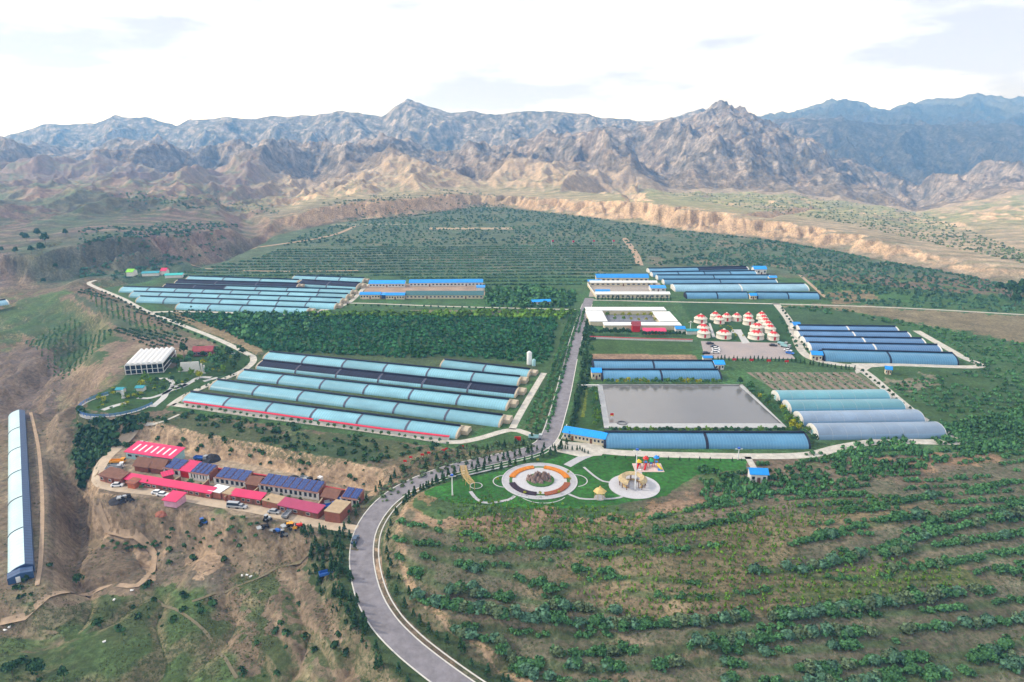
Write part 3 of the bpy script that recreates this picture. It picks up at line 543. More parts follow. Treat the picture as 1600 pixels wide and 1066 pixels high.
redroof = mat('magenta_sheet_roof', (.55,.025,.10), .45, vobj=.2, var=.12, scale=.3, stripe=(0, 1.1, (.40,.02,.08), .2)); redcap = mat('red_cap', (.55,.015,.05), .6, var=.15)
blueroof = mat('blue_sheet_roof', (.01,.26,.72), .4, vobj=.2, var=.12, scale=.3, stripe=(0, 1.0, (.01,.2,.6), .14)); tealroof = mat('teal_roof', (.04,.12,.13), .6, var=.2)
whiteroof = mat('white_roof', (.66,.68,.68), .6, var=.1, scale=.2); maroon = mat('maroon_roof', (.33,.04,.10), .5, var=.15, stripe=(0, 1.1, (.26,.03,.08), .14))
glassd = mat('dark_glass', (.02,.03,.045), .15, var=.3, spec=.6); metalw = mat('white_metal', (.68,.68,.67), .5, var=.06); steel = mat('steel', (.40,.42,.43), .4, .6, var=.1)
wood = mat('brown_boards', (.16,.075,.05), .85, var=.3, scale=.8); dark = mat('dark_rubber', (.02,.02,.022), .8); navy = mat('navy_sheet', (.035,.075,.16), .45, var=.15, stripe=(0, .5, (.02,.04,.1), .2))
pale_blue = mat('pale_blue_sheet', (.30,.50,.52), .6, var=.12); tanroof = mat('tan_roof', (.36,.27,.17), .9, var=.2)
panel = mat('solar_cells', (.012,.035,.16), .2, var=.2, scale=1.5, spec=.6, stripe=(0, .95, (.10,.14,.28), .07)); red = mat('red_paint', (.55,.02,.02), .5, var=.1)
def frame(A, B, z=None):
    a_ = G1(*A) if z is None else Vector((*[float(v) for v in P(*A, z)], z)); b_ = G1(*B) if z is None else Vector((*[float(v) for v in P(*B, z)], z))
    d = b_-a_; return a_, math.atan2(d.y, d.x), math.hypot(d.x, d.y)
def profile(W, h):   # film arc from the front foot to the ridge
    return [(0, 0), (.02*W, .28*h), (.09*W, .50*h), (.2*W, .69*h), (.35*W, .84*h), (.52*W, .94*h), (.70*W, h)]
def strip(prof, x0, x1, off=0.0, k0=0, k1=None):
    b = MB(); pr = prof[k0:k1]; n = len(pr)
    for x in (x0, x1): b.v += [(x, y-off*.5, z+off) for y, z in pr]
    for i in range(n-1): b.f.append((i, n+i, n+i+1, i+1)); b.m.append(0)
    return b
def greenhouse(A, B, n, W, h, film, label, z=0.0, bays=None, gable='earth', hut=None, bandm=band, group=None, bw=.9, vents=True):
    o, rz, Lh = frame(A, B, z); t = thing('greenhouse', label, 'greenhouse', o, rz, group); pr = profile(W, h)
    e = Lh/n; bays = bays or 'f'*n
    for i in range(n):
        x0, x1 = i*e+(bw/2 if i else .35), (i+1)*e-(bw/2 if i < n-1 else .35)
        if bays[i] == 'f': strip(pr, x0, x1).build('film_panel', film, t, True)
        else:
            strip(pr, x0, x1).build('film_panel', film, t, True); strip(pr, x0+.1, x1-.1, .07, 2).build('shade_net', net, t, True)
        if i:
            b = MB(); q = [(y-.12, z_+.14) for y, z_ in pr]; b.extrude(q+[(pr[-1][0], 0), (0.1, 0)], i*e-bw/2, i*e+bw/2); b.build('divider', bandm, t)
    b = MB(); b.extrude([(pr[-1][0], h+.05), (W*.86, h*.86), (W*.86, h*.80), (pr[-1][0], h-.05)], 0, Lh); b.build('back_roof', quilt, t)
    b = MB(); b.extrude([(W*.86, 0), (W*.86, h*.84), (W, h*.72), (W*1.1, 0)], 0, Lh); b.build('back_wall', earthw if gable == 'earth' else whitew, t)
    b = MB(); b.tube((.2, pr[-1][0]-.25, h+.4), (Lh-.2, pr[-1][0]-.25, h+.4), .48, 7); b.build('quilt_roll', quilt, t, True)
    full = pr+[(W*.86, h*.86), (W, h*.7), (W, 0)]
    gm = earthw if gable == 'earth' else (whitew if gable == 'white' else bandm)
    for x0, x1 in ((-.5, .33), (Lh-.33, Lh+.5)):
        b = MB(); b.extrude([(y, z_+.1 if z_ else 0) for y, z_ in full], x0, x1); b.build('end_wall', gm, t)
    if gable == 'earth':
        b = MB(); b.extrude([(.5*W, 0), (.5*W, h*.6), (.68*W, h*.85), (W*1.02, h*.7), (W*1.08, 0)], Lh+.5, Lh+3.4); b.build('end_buttress', earthw, t)
    return t
CY = 'greenhouses under pale cyan film, left of the straight road'
# front-left block
W_, h_ = 9.4, 3.0
greenhouse((688,574), (824,590), 2, W_*.85, h_*.9, film_c, 'short two-bay pale cyan greenhouse at the back corner of the large block, near the silo', group=CY)
greenhouse((411,563), (808,604), 6, W_, h_, film_c, 'long cyan greenhouse directly behind the black-netted one in the near left block', group=CY)
greenhouse((400,577), (804,622), 6, W_, h_, film_c, 'long greenhouse covered by black shade net in the near left block', bays='nnnnnn', group=CY)
greenhouse((370,593), (790,642), 6, W_, h_, film_c, 'cyan greenhouse in front of the black-netted greenhouse, third from the red-capped wall', group=CY)
greenhouse((327,609), (779,668), 6, W_, h_, film_c, 'second cyan greenhouse behind the red-capped white wall', group=CY)
greenhouse((284,629), (712,686), 6, W_, h_, film_c, 'cyan greenhouse directly behind the red-capped white wall, nearest of its block', group=CY)
# far-left block
h2 = 3.5
greenhouse((290,440), (463,446), 3, 9, h2, film_c, 'farthest pale cyan greenhouse in the left part of the distant left block', group=CY)
greenhouse((456,439), (566,443), 3, 9, h2, film_c, 'farthest cyan greenhouse beside the blue-roofed barns, right end of the distant block', group=CY)
greenhouse((272,446), (463,452), 3, 9, h2, film_c, 'dark netted greenhouse left of centre behind the cyan rows in the distant block', bays='nnn', group=CY)
greenhouse((464,448), (556,453), 2, 13, 4, film_c, 'wide dark netted greenhouse at the right end of the distant block', bays='nn', group=CY)
greenhouse((253,453), (547,462), 6, 9, h2, film_c, 'distant greenhouse with two dark netted bays at its left and cyan bays beyond', bays='nnffff', group=CY)
greenhouse((186,457), (540,469), 8, 9, h2, film_c, 'longest cyan greenhouse of the distant block, reaching farthest left', group=CY)
greenhouse((202,465), (531,476), 7, 9, h2, film_c, 'seven-bay cyan greenhouse, third row from the front lane of the distant block', group=CY)
greenhouse((212,473), (522,484), 7, 9, h2, film_c, 'seven-bay cyan greenhouse, second row from the front lane of the distant block', group=CY)
greenhouse((274,484), (478,492), 4, 9, h2, film_c, 'four-bay cyan greenhouse along the lane at the front of the distant block', group=CY)
BL = 'blue greenhouses right of the straight road'
greenhouse((1015,427), (1170,424), 2, 9, 3.3, film_b, 'farthest blue greenhouse with a dark covered right half, by the blue-roofed house', bays='fn', gable='white', bandm=quilt, group=BL)
greenhouse((1020,433), (1183,431), 4, 9, 3.3, film_b, 'second farthest blue greenhouse of the distant right block', gable='white', bandm=quilt, group=BL)
greenhouse((1028,438), (1205,438), 2, 9, 3.3, film_b, 'third row from the back among distant blue greenhouses on the right', gable='white', bandm=quilt, group=BL)
greenhouse((1038,445), (1215,445), 2, 9, 3.3, film_b, 'blue greenhouse just behind the wide pale greenhouse of the distant right block', gable='white', bandm=quilt, group=BL)
greenhouse((1055,456), (1264,455), 2, 14, 4.2, film_p, 'wide pale grey-blue greenhouse in the distant right block', gable='white', bandm=whitew, group=BL)
greenhouse((1073,467), (1170,467), 2, 9, 3.8, film_b, 'two-bay blue greenhouse left of the small hut, front of the distant right block', gable='q', bandm=quilt, group=BL)
greenhouse((1184,467), (1281,468), 2, 9, 3.8, film_b, 'two-bay blue greenhouse right of the small hut, front of the distant right block', gable='q', bandm=quilt, group=BL)
for k, (A, B, W, h, lab) in enumerate([((1250,521),(1405,523),9,3.6,'farthest row'), ((1250,530),(1424,532),9,3.6,'second row from the back'), ((1259,540),(1447,543),9.5,3.7,'middle row'), ((1268,550),(1472,554),9.5,3.8,'second row from the lane')]):
    greenhouse(A, B, 2, W, h, film_m, 'violet-blue greenhouse with white end wall, %s of its block of five' % lab, gable='white', bandm=whitew, group=BL)
greenhouse((1289,565), (1497,571), 2, 11, 4.6, film_b, 'tall blue greenhouse with black end arches along the lane at the far right', gable='q', bandm=quilt, group=BL)
greenhouse((928,578), (1117,579), 2, 9.5, 3.2, film_b, 'blue greenhouse behind the one that borders the reservoir hedge', gable='q', bandm=quilt, group=BL)
greenhouse((942,596), (1127,596), 2, 9.5, 4, film_b, 'blue greenhouse with its yellow-green hedge in front, behind the reservoir', gable='q', bandm=quilt, group=BL)
greenhouse((946,701), (1265,702), 2, 9.5, 4.2, film_b, 'long blue greenhouse with black divider between the reservoir and the front lane', gable='q', bandm=quilt, group=BL, bw=1.1)
film_s = mat('film_silver', (.42,.58,.60), .35, vobj=.16, var=.15, scale=.1, spec=.5, stripe=(0, .4, (.34,.50,.54), .1))
def left_greenhouse():
    z = -14; o, rz, Lh = frame((13,654), (12,905), z); t = thing('greenhouse', 'isolated long silvery greenhouse with dark blue back at the lower left', 'greenhouse', o, rz); W, h = 7.2, 3.6; pr = profile(W, h)
    for i in range(6):
        e = Lh/6; strip(pr, i*e+.2, (i+1)*e-.2).build('film_panel', film_s, t, True)
        if i: b = MB(); b.extrude([(y-.08, z_+.1) for y, z_ in pr]+[(pr[-1][0], 0), (.1, 0)], i*e-.25, i*e+.25); b.build('divider', quilt, t)
    b = MB(); b.extrude([(.7*W, h+.1), (W*1.0, h*.72), (W*1.0, 0), (.93*W, 0), (.93*W, h*.7), (.7*W, h-.1)], 0, Lh); b.build('back_roof', navy, t)
    b = MB(); b.extrude(pr+[(W*.98, h*.7), (W*.98, 0)], -.3, .15); b.build('end_wall', navy, t)
    b = MB(); b.extrude(pr+[(W*.98, h*.7), (W*.98, 0)], Lh-.15, Lh+.3); b.build('end_wall', navy, t)
    b = MB(); b.extrude([(.2, 0), (.2, 2.2), (.5*W, 3.0), (W*.96, 2.4), (W*.96, 0)], Lh+.3, Lh+4); b.build('porch', navy, t)
    b = MB(); b.box((Lh+4.05, W*.4, 1), (.1, 1.2, 2)); b.build('door', metalw, t)
left_greenhouse()
greenhouse((-30,483), (14,476), 2, 8, 3.3, film_p, 'grey-blue greenhouse cut off by the left edge of the picture', z=-9, gable='white')
# tunnels
def tunnel(A, B, W, h, film, label, group):
    o, rz, Lh = frame(A, B, 0); t = thing('tunnel_greenhouse', label, 'greenhouse', o, rz, group)
    arc = [(W/2-W/2*math.cos(math.pi*k/12)*1.0, h*math.sin(math.pi*k/12)**.8) for k in range(13)]
    b = strip(arc, 0, Lh); b.build('film_cover', film, t, True)
    for x0, x1 in ((-.2, 0.02), (Lh-.02, Lh+.2)):
        b = MB(); b.extrude([(y, z) for y, z in arc], x0, x1); b.build('end_wall', whitew, t)
    b = MB(); b.box((-.25, W/2, 1.1), (.12, 1.8, 2.2)); b.build('door', pale_blue, t)
    for k in range(1, int(Lh/6)): 
        b = MB(); n0 = len(arc)
        for x_ in (k*6-.05, k*6+.05): b.v += [(x_, y_, z_+.06) for y_, z_ in arc]
        b.f = [(i, i+1, n0+i+1, n0+i) for i in range(n0-1)]; b.m = [0]*(n0-1); b.build('hoop', steel, t)
TG = 'four arched tunnel greenhouses'
tf1 = mat('tunnel_film_teal', (.10,.26,.31), .3, vobj=.16, var=.15, scale=.08, spec=.5, stripe=(2, .22, (.08,.25,.36), .5)); tf2 = mat('tunnel_film_lilac', (.17,.24,.33), .3, vobj=.16, var=.2, scale=.08, spec=.5, stripe=(2, .22, (.16,.26,.38), .45))
tunnel((1219,631), (1391,629), 11, 4.1, tf1, 'teal tunnel greenhouse farthest from the lane, next to the striped field', TG)
tunnel((1237,647), (1415,645), 11, 4.1, tf1, 'teal tunnel greenhouse, second back to front of the four', TG)
tunnel((1256,666), (1445,663), 11, 4.1, tf2, 'lilac-grey tunnel greenhouse, third back to front of the four', TG)
tunnel((1279,688), (1478,685), 11.5, 4.4, tf2, 'lilac-grey tunnel greenhouse nearest the front lane', TG)
# ---------------------------------------------------------------- buildings
def house(name, label, cat, A, B, W, h, rh, roofm, wallm, roof='gable', win=0, doors=1, z=0.0, over=.5, group=None, winm=None, parapet=False):
    o, rz, Lh = frame(A, B, z); t = thing(name, label, cat, o, rz, group); b = MB()
    if roof == 'gable': b.extrude([(0, 0), (0, h), (W/2, h+rh-.05), (W, h), (W, 0)], 0, Lh)
    elif roof == 'shed': b.extrude([(0, 0), (0, h), (W, h+rh-.05), (W, 0)], 0, Lh)
    else: b.extrude([(0, 0), (0, h), (W, h), (W, 0)], 0, Lh)
    b.build('wall', wallm, t); b = MB()
    if roof == 'gable':
        s = rh/(W/2); b.extrude([(-over, h-over*s+.02), (W/2, h+rh), (W+over, h-over*s+.02), (W+over, h-over*s+.2), (W/2, h+rh+.2), (-over, h-over*s+.2)], -over, Lh+over)
    elif roof == 'shed':
        s = rh/W; b.extrude([(-over, h-over*s+.02), (W+over, h+rh+over*s), (W+over, h+rh+over*s+.18), (-over, h-over*s+.2)], -over, Lh+over)
    else: b.box((Lh/2, W/2, h+.12), (Lh+over, W+over, .22))
    b.build('roof', roofm, t)
    if win:
        e = Lh/(win+doors)
        for i in range(win+doors):
            xc = (i+.5)*e
            if doors and i % max(1, (win+doors)//max(doors, 1)) == (win+doors)//(2*max(doors, 1)):
                q = MB().box((xc, -.04, min(1.05, h*.4)), (min(1.1, e*.6), .1, min(2.1, h*.8))); q.build('door', wood, t)
            else:
                f = MB().box((xc, -.035, h*.52), (e*.62, .09, h*.42)).build('window', metalw, t); MB().box((xc, -.09, h*.52), (e*.54, .04, h*.34)).build('pane', winm or glassd, f)
    return t, Lh
BR = 'blue sheet-roofed farm buildings'
house('barn', 'cream barn with bright blue roof at the back left of the central farmyard', 'barn', (577,449), (632,449), 9, 3.2, 1.8, blueroof, whitew, win=10, group=BR)
house('barn', 'long pale barn with blue roof along the back of the central farmyard', 'barn', (640,448), (754,447), 9, 3.2, 1.8, blueroof, whitew, win=18, doors=2, group=BR)
house('office_building', 'cream building with thin blue roof at the left end of the central farmyard', 'building', (563,467), (594,467), 6, 3.4, 1.2, blueroof, creamw, win=6, group=BR)
house('office_building', 'cream building beside the small blue shed at the front of the central farmyard', 'building', (603,468), (632,468), 6, 3.4, 1.2, blueroof, creamw, win=6, group=BR)
house('cattle_shed', 'long shed with dark teal roof at the front of the central farmyard', 'shed', (634,467), (755,467), 11, 3, 2, tealroof, creamw, win=18, doors=2, group=BR)
house('shed', 'small bright blue shed between two cream buildings', 'shed', (596,467), (602,467), 4, 3, .8, blueroof, navy, roof='shed')
house('shed', 'low blue-roofed shed beside the dark teal shed end', 'shed', (745,455), (757,455), 9, 3, 1, blueroof, whitew)
house('shed', 'low blue-roofed shelter in the green field left of the straight road', 'shed', (832,477), (860,476), 4, 2.6, 1, blueroof, whitew, win=3)
house('barn', 'long cream barn with the widest bright blue roof at the back of the right farmyard', 'barn', (932,441), (1013,441), 10, 4, 2.2, blueroof, creamw, win=10, group=BR)
house('barn', 'white-roofed low barn in front of the wide blue roof', 'barn', (922,447), (1026,447), 5, 3, 1, whiteroof, creamw, win=12, group=BR)
house('gatehouse', 'small cream building with blue roof at the left corner of the right farmyard', 'building', (919,446), (939,446), 5, 3.4, 1, blueroof, creamw, win=2)
house('barn', 'white-roofed barn with a cream front at the front of the right farmyard', 'barn', (931,466), (1046,466), 6, 3.2, 1.2, whiteroof, creamw, win=14, group=BR)
house('shed', 'blue-roofed shed at the right side inside the right farmyard', 'shed', (1017,456), (1040,456), 10, 3, 1.2, blueroof, whitew, win=2)
house('shed', 'small blue-roofed shed at the front left of the right farmyard', 'shed', (931,464), (952,464), 4, 4.6, .8, blueroof, creamw, win=2)
house('house', 'white house with blue roofs behind the distant blue greenhouses', 'house', (1178,429), (1197,429), 8, 5, 2, blueroof, whitew, win=3)
house('shed', 'small blue shed at the right end of the distant blue greenhouses', 'shed', (1202,439), (1213,439), 5, 3, 1, blueroof, creamw, win=2)
house('hut', 'small cream hut in the gap between two blue greenhouses', 'hut', (1172,468), (1182,468), 5, 3.2, 1.2, blueroof, creamw, win=2)
house('hut', 'blue-roofed white hut at the back corner of the violet-blue greenhouses', 'hut', (1240,516), (1250,516), 6, 3.4, 1.2, blueroof, whitew, win=2)
house('hut', 'blue-roofed cream hut with two windows beside the tall blue greenhouse', 'hut', (1268,563), (1284,564), 6, 3.4, 1.2, blueroof, creamw, win=2)
house('hut', 'cream hut with blue roof at the left end of the hedge by the reservoir', 'hut', (925,593), (939,593), 6, 4, 1.2, blueroof, creamw, win=2)
house('hut', 'blue-roofed hut at the right end of the blue greenhouses near the car park', 'hut', (1117,578), (1131,578), 6, 3.2, 1.2, blueroof, whitew, win=2)
house('shelter', 'tiny flat blue-roofed shelter at the corner of the brown strip', 'shelter', (1099,566), (1112,566), 3, 2.6, .6, blueroof, whitew)
house('hut', 'small white hut with light blue roof standing alone below the front lane', 'hut', (1172,754), (1198,755), 4, 3.6, 1.2, blueroof, whitew, win=2, doors=1)
house('hut', 'tiny cream hut with blue roof beside the right-hand lane', 'hut', (1383,585), (1392,586), 4, 3, 1, blueroof, creamw, win=2)
house('roadside_building', 'long low cream building with bright blue roof at the road junction', 'building', (880,686), (944,697), 6, 3.2, 1.2, blueroof, creamw, win=9, doors=2, group=BR)
# white-roofed courtyard building
o, rz, Lh = frame((925,517), (1065,517), 0); t = thing('courtyard_building', 'large square building with four flat white roofs round a planted courtyard', 'building', o, rz)
sx = Lh/140
for (x0, x1, y0, y1) in ((2, 137, 42, 51), (0, 27, 12, 40), (112, 140, 12, 38), (20, 140, 2, 9)):
    x0, x1 = x0*sx, x1*sx; b = MB().box(((x0+x1)/2, (y0+y1)/2, 1.45), (x1-x0, y1-y0, 2.9)).build('wall', creamw, t)
    MB().box(((x0+x1)/2, (y0+y1)/2, 3.1), (x1-x0+.8, y1-y0+.8, .4)).build('roof', whiteroof, t)
b = MB().box((70*sx, 26, .06), (82*sx, 28, .1)).build('courtyard_floor', mat('grey_tiles', (.16,.17,.2), .7, var=.3, scale=.4), t)
house('gate_tower', 'red pagoda-roofed gate in front of the white-roofed courtyard building', 'gate', (988,519), (1000,519), 4, 4.5, 2, mat('pagoda_roof', (.28,.05,.06), .6), red)
house('corridor', 'low red-roofed orange corridor beside the pagoda gate', 'building', (1006,523), (1040,523), 4, 2.2, .8, redroof, mat('orange_wall', (.5,.15,.05), .8), roof='shed', win=8, doors=0)
house('shed', 'bright blue-roofed shed right of the orange corridor', 'shed', (1056,521), (1070,521), 5, 3, 1, blueroof, whitew)
house('shed', 'low teal-blue roofed shed beside the nearest yurts', 'shed', (1073,523), (1094,523), 4, 2.4, .8, mat('teal_sheet', (.02,.26,.33), .5), whitew)
def wall(name, label, pts, h, th, wm_, cm, z=None, capw=.5, cat='wall'):
    r = G1(*pts[0]) if z is None else Vector((*[float(v) for v in P(*pts[0], z)], z)); t = thing(name, label, cat, r); b = MB(); c = MB()
    q = [(G1(*p) if z is None else Vector((*[float(v) for v in P(*p, z)], z)))-r for p in pts]
    for p0, p1 in zip(q[:-1], q[1:]):
        d = p1-p0; Ls = math.hypot(d.x, d.y); ang = math.atan2(d.y, d.x); m_ = (p0+p1)/2
        b.box((m_.x, m_.y, m_.z+h/2-.2), (Ls, th, h+.4), ang); c.box((m_.x, m_.y, m_.z+h+.12), (Ls+.1, th+capw, .22), ang)
    b.build('wall_panel', wm_, t); c.build('cap', cm, t); return t
wall('boundary_wall', 'white wall with a bright red cap along the left half of the nearest cyan greenhouse', [(288,633),(390,647),(489,661)], 1.6, .3, whitew, redcap, 0, 1.1)
wall('boundary_wall', 'white wall with a bright red cap along the right half of the nearest cyan greenhouse', [(499,662),(600,676),(702,688)], 1.6, .3, whitew, redcap, 0, 1.1)
wall('boundary_wall', 'white wall with red top in front of the courtyard building', [(921,529),(1000,532),(1082,534)], 1.3, .3, whitew, redcap, 0, .4)
wall('boundary_wall', 'cream wall at the left side of the right farmyard', [(918,447),(932,467)], 2, .3, creamw, whitew, 0)
wall('boundary_wall', 'pale wall at the back of the reservoir beside the road', [(903,605),(935,605)], 1, .4, whitew, whitew, 0)
# ---------------------------------------------------------------- yurts
yw = mat('yurt_felt', (.60,.56,.48), .85, var=.12, scale=.8); yr_ = mat('yurt_red', (.55,.03,.03), .7, var=.2)
def yurt(px, py, wpx, label):
    x, y = P(px, py, 0); s = wpx/2/ (F/math.hypot(float(y), H)); t = thing('yurt', label, 'yurt', (float(x), float(y)+s, 0), group='white yurts with red tops beside the car park')
    t.scale = (1, 1, 1.38)
    MB().lathe([(s*1.06, 0), (s*1.06, .25), (s, .25), (s, 2.0), (s*1.04, 2.1)], n=20).build('wall', yw, t, True)
    MB().lathe([(s*1.05, 2.05), (s*.75, 2.8), (s*.4, 3.5), (s*.2, 3.75)], n=20).build('roof', yw, t, True)
    b = MB(); n = 24; 
    pr = [(s*.2, 3.8)]; b.lathe([(s*.58, 3.22), (s*.42, 3.54), (s*.22, 3.82)], n=20)
    for k in range(8):
        a0 = k*math.pi/4; 
        b.quad(*[(r*math.cos(a0+d), r*math.sin(a0+d), zz) for r, d, zz in ((s*.58, -.28, 3.23), (s*.80, 0, 2.78), (s*.58, .28, 3.23))])
    b.build('red_top', yr_, t)
    MB().lathe([(s*.2, 3.7), (s*.2, 4.05), (s*.12, 4.25), (0.01, 4.3)], n=12).build('crown', yw, t, True)
    MB().box((-.2, -s-.02, 1.0), (1.1, .25, 1.7)).build('door', yr_, t)
    return t
YU = [(1097,506,20,'white yurt with red top at the left back of the cluster'),(1119,501,15,'small yurt at the back, second from the left'),(1126,507,16,'yurt just in front of two small back yurts'),(1137,503,15,'yurt at the back, middle of a cluster of three'),
 (1153,503,15,'lone yurt in the middle of the back row'),(1171,502,15,'back yurt of the pair right of the middle'),(1172,509,17,'front yurt of the pair right of the middle'),
 (1192,501,15,'farthest yurt of the right-hand diagonal row'),(1195,506,15,'second farthest yurt of the right-hand diagonal row'),(1198,511,16,'third farthest yurt of the right-hand diagonal row'),(1202,516,16,'third nearest yurt of the right-hand diagonal row'),(1206,522,17,'second nearest yurt of the right-hand diagonal row'),(1211,533,18,'nearest yurt of the right-hand diagonal row by the lane'),
 (1101,521,19,'back yurt of the front-left pair beside the teal shed'),(1102,529,20,'front yurt of the front-left pair beside the car park'),(1134,531,23,'large yurt with broad red top alone at the front beside the path'),(1186,520,21,'large back yurt of the front pair right of the path'),(1185,532,24,'largest yurt, at the front right of the path')]
for a_ in YU: yurt(*a_)
sheet('path', [(1144,515),(1158,515),(1160,520),(1172,536),(1160,537),(1152,522),(1142,520)], pave, .05); sheet('path', [(1107,505),(1110,505),(1118,527),(1113,527)], pave, .05)
# ---------------------------------------------------------------- village
ZV = -7.0
def vP(px, py): return tuple(float(v) for v in P(px, py, ZV))
t, Lh = house('workshop', 'large shed with magenta roof and pale skylight strips at the village corner', 'workshop', (198,716), (270,727), 7, 3.0, 1.2, redroof, pale_blue, roof='shed', z=ZV, win=5)
for k in range(7):
    xx = Lh*(.1+.13*k); s = 1.2/7; b = MB(); b.extrude([(1.2, 3.0+1.2*s+.18), (5.6, 3.0+5.6*s+.18), (5.6, 3.0+5.6*s+.23), (1.2, 3.0+1.2*s+.23)], xx, xx+.8); b.build('skylight', metalw, t)
house('brick_shed', 'brown-roofed brick shed left of the first solar house', 'shed', (211,736), (232,739), 6, 2.6, 2.2, wood, brick, z=ZV)
house('brick_shed', 'dark gabled brick shed just left of the first solar house', 'shed', (236,739), (256,742), 6, 2.6, 2.4, wood, brick, z=ZV)
def solar_house(A, B, units, W, label, shift=0):
    W = W*.72; o, rz, Lh = frame(A, B, ZV); t = thing('solar_house', label, 'house', o, rz, 'village houses with rooftop solar panels'); h, rh = 2.9, 1.3; e = Lh/units
    MB().extrude([(1.2, 0), (1.2, h), (W, h+rh-.1), (W, 0)], 0, Lh).build('wall', brick, t)
    MB().extrude([(-.3, h-.1), (W+.3, h+rh+.1), (W+.3, h+rh+.25), (-.3, h+.05)], -.2, Lh+.2).build('roof', mat('brown_tile', (.22,.11,.09), .85), t)
    b = MB().box((Lh/2, .2, .45), (Lh, .6, .95)); b.box((Lh/2, .1, 2.75), (Lh, .4, .35)); b.build('sill_wall', whitew, t)
    for i in range(units*3+1):
        MB().box((Lh*i/(units*3), 0, 1.45), (.6 if i % 3 else 1.0, .3, 2.9)).build('post', whitew, t)
    for i in range(units*3):
        x0, x1 = Lh*i/(units*3)+.3, Lh*(i+1)/(units*3)-.3; f = MB().box(((x0+x1)/2, .05, 1.75), (x1-x0, .08, 1.9)).build('window', metalw, t); MB().box(((x0+x1)/2, -.02, 1.75), (x1-x0-.3, .05, 1.6)).build('pane', glassd, f)
    s = (rh+.2)/(W+.6)
    for i in range(units*2):
        for j in range(3):
            x0, x1 = i*e/2+.25, (i+1)*e/2-.2; y0, y1 = .3+j*W/3.1, .3+(j+.84)*W/3.1
            b = MB(); b.extrude([(y0, h+y0*s+.25), (y1, h+y1*s+.45), (y1, h+y1*s+.52), (y0, h+y0*s+.32)], x0, x1); b.build('solar_panel', panel, t)
solar_house((258,742), (281,746), 1, 8, 'solar-panelled white-fronted house left of the magenta lean-to roof')
solar_house((298,749), (326,754), 2, 8, 'solar-panelled house just right of the magenta lean-to roof')
solar_house((337,757), (383,764), 2, 8, 'solar-panelled house second from the long terrace')
solar_house((407,768), (497,782), 4, 8, 'longest terrace of white-fronted houses with a row of blue solar panels')
solar_house((534,789), (559,793), 1, 7, 'detached small solar-panelled house at the right end of the village')
house('lean_to', 'magenta-roofed brick lean-to between two solar houses', 'shed', (282,745), (298,748), 5.6, 3, 1.2, redroof, red, roof='shed', z=ZV)
house('long_shed', 'long brick shed with bright magenta roof along the village road', 'shed', (197,757), (330,780), 2.7, 2.4, .6, redroof, brick, roof='shed', z=ZV, win=12, doors=4)
house('long_shed', 'short brick shed with magenta roof in the middle of the village road', 'shed', (362,783), (408,790), 3, 2.5, .6, redroof, brick, roof='shed', z=ZV, win=4, doors=2)
house('lean_to', 'small magenta-roofed lean-to reaching back towards the first solar house', 'shed', (257,754), (272,750), 2.2, 2.6, .5, redroof, brick, roof='shed', z=ZV)
house('brick_shed', 'brick shed with dull maroon roof towards the right end of the village', 'shed', (437,799), (497,812), 3.8, 2.6, .6, maroon, brick, roof='shed', z=ZV, win=3, doors=3)
house('brick_store', 'plain brick block with flat tan roof at the right end of the village', 'building', (508,815), (532,819), 8, 4, .2, tanroof, brick, roof='flat', z=ZV, over=.2)
house('brick_shed', 'low roofless-looking brown brick shed at the far left end of the village', 'shed', (157,752), (176,757), 5, 2.8, .6, wood, brick, roof='shed', z=ZV, win=2)
house('brick_shed', 'brown brick hut beside the low shed at the left end of the village', 'shed', (179,757), (190,759), 4, 2.8, .6, wood, brick, roof='shed', z=ZV)
house('outbuilding', 'flat white-topped brick outbuilding right of the long magenta roof', 'shed', (326,777), (345,781), 5, 2.6, .2, whiteroof, brick, roof='flat', z=ZV, over=.1)
house('outbuilding', 'flat-topped brick outbuilding left of the short magenta shed', 'shed', (348,781), (361,784), 5, 2.6, .2, tanroof, brick, roof='flat', z=ZV, over=.1)
house('outbuilding', 'flat-topped brick outbuilding right of the short magenta shed', 'shed', (410,792), (435,798), 5, 2.6, .2, tanroof, brick, roof='flat', z=ZV, over=.1)
house('kiosk', 'small pink-walled kiosk with magenta roof on the lower side of the village road', 'kiosk', (257,791), (276,794), 5, 2.6, .6, redroof, mat('pink_wall', (.55,.30,.38), .8), roof='shed', z=ZV)
house('brick_shed', 'tiny orange brick shed between two white cars by the village road', 'shed', (200,763), (211,765), 3.5, 2.4, .3, brick, mat('orange_brick', (.42,.12,.06), .9), roof='shed', z=ZV)
wall('brick_wall', 'long dark red brick wall behind the solar houses', [(272,729),(330,740),(430,755),(548,778)], 2.6, .5, brick, mat('red_coping', (.40,.03,.04), .7), ZV, .3)
for k, (p0, p1) in enumerate([((283,752),(262,765)), ((327,757),(305,775)), ((384,768),(352,784)), ((404,770),(385,786)), ((505,786),(490,806)), ((530,780),(522,808))]):
    wall('yard_wall', ['brick yard wall below the magenta lean-to', 'brick yard wall right of the second solar house', 'brick yard wall right of the third solar house', 'brick yard wall at the left end of the long solar terrace', 'brick yard wall at the right end of the long solar terrace', 'brick yard wall left of the detached solar house'][k], [p0, p1], 2.0, .35, brick, tanroof, ZV, .1)
house('brick_shed', 'dark brown-roofed shed between the long solar terrace and the detached house', 'shed', (504,785), (526,789), 6, 2.6, 1.6, wood, brick, z=ZV)
house('brick_shed', 'dark brown-roofed shed between the third solar house and the long terrace', 'shed', (386,765), (403,768), 6, 2.6, 1.4, wood, brick, z=ZV)
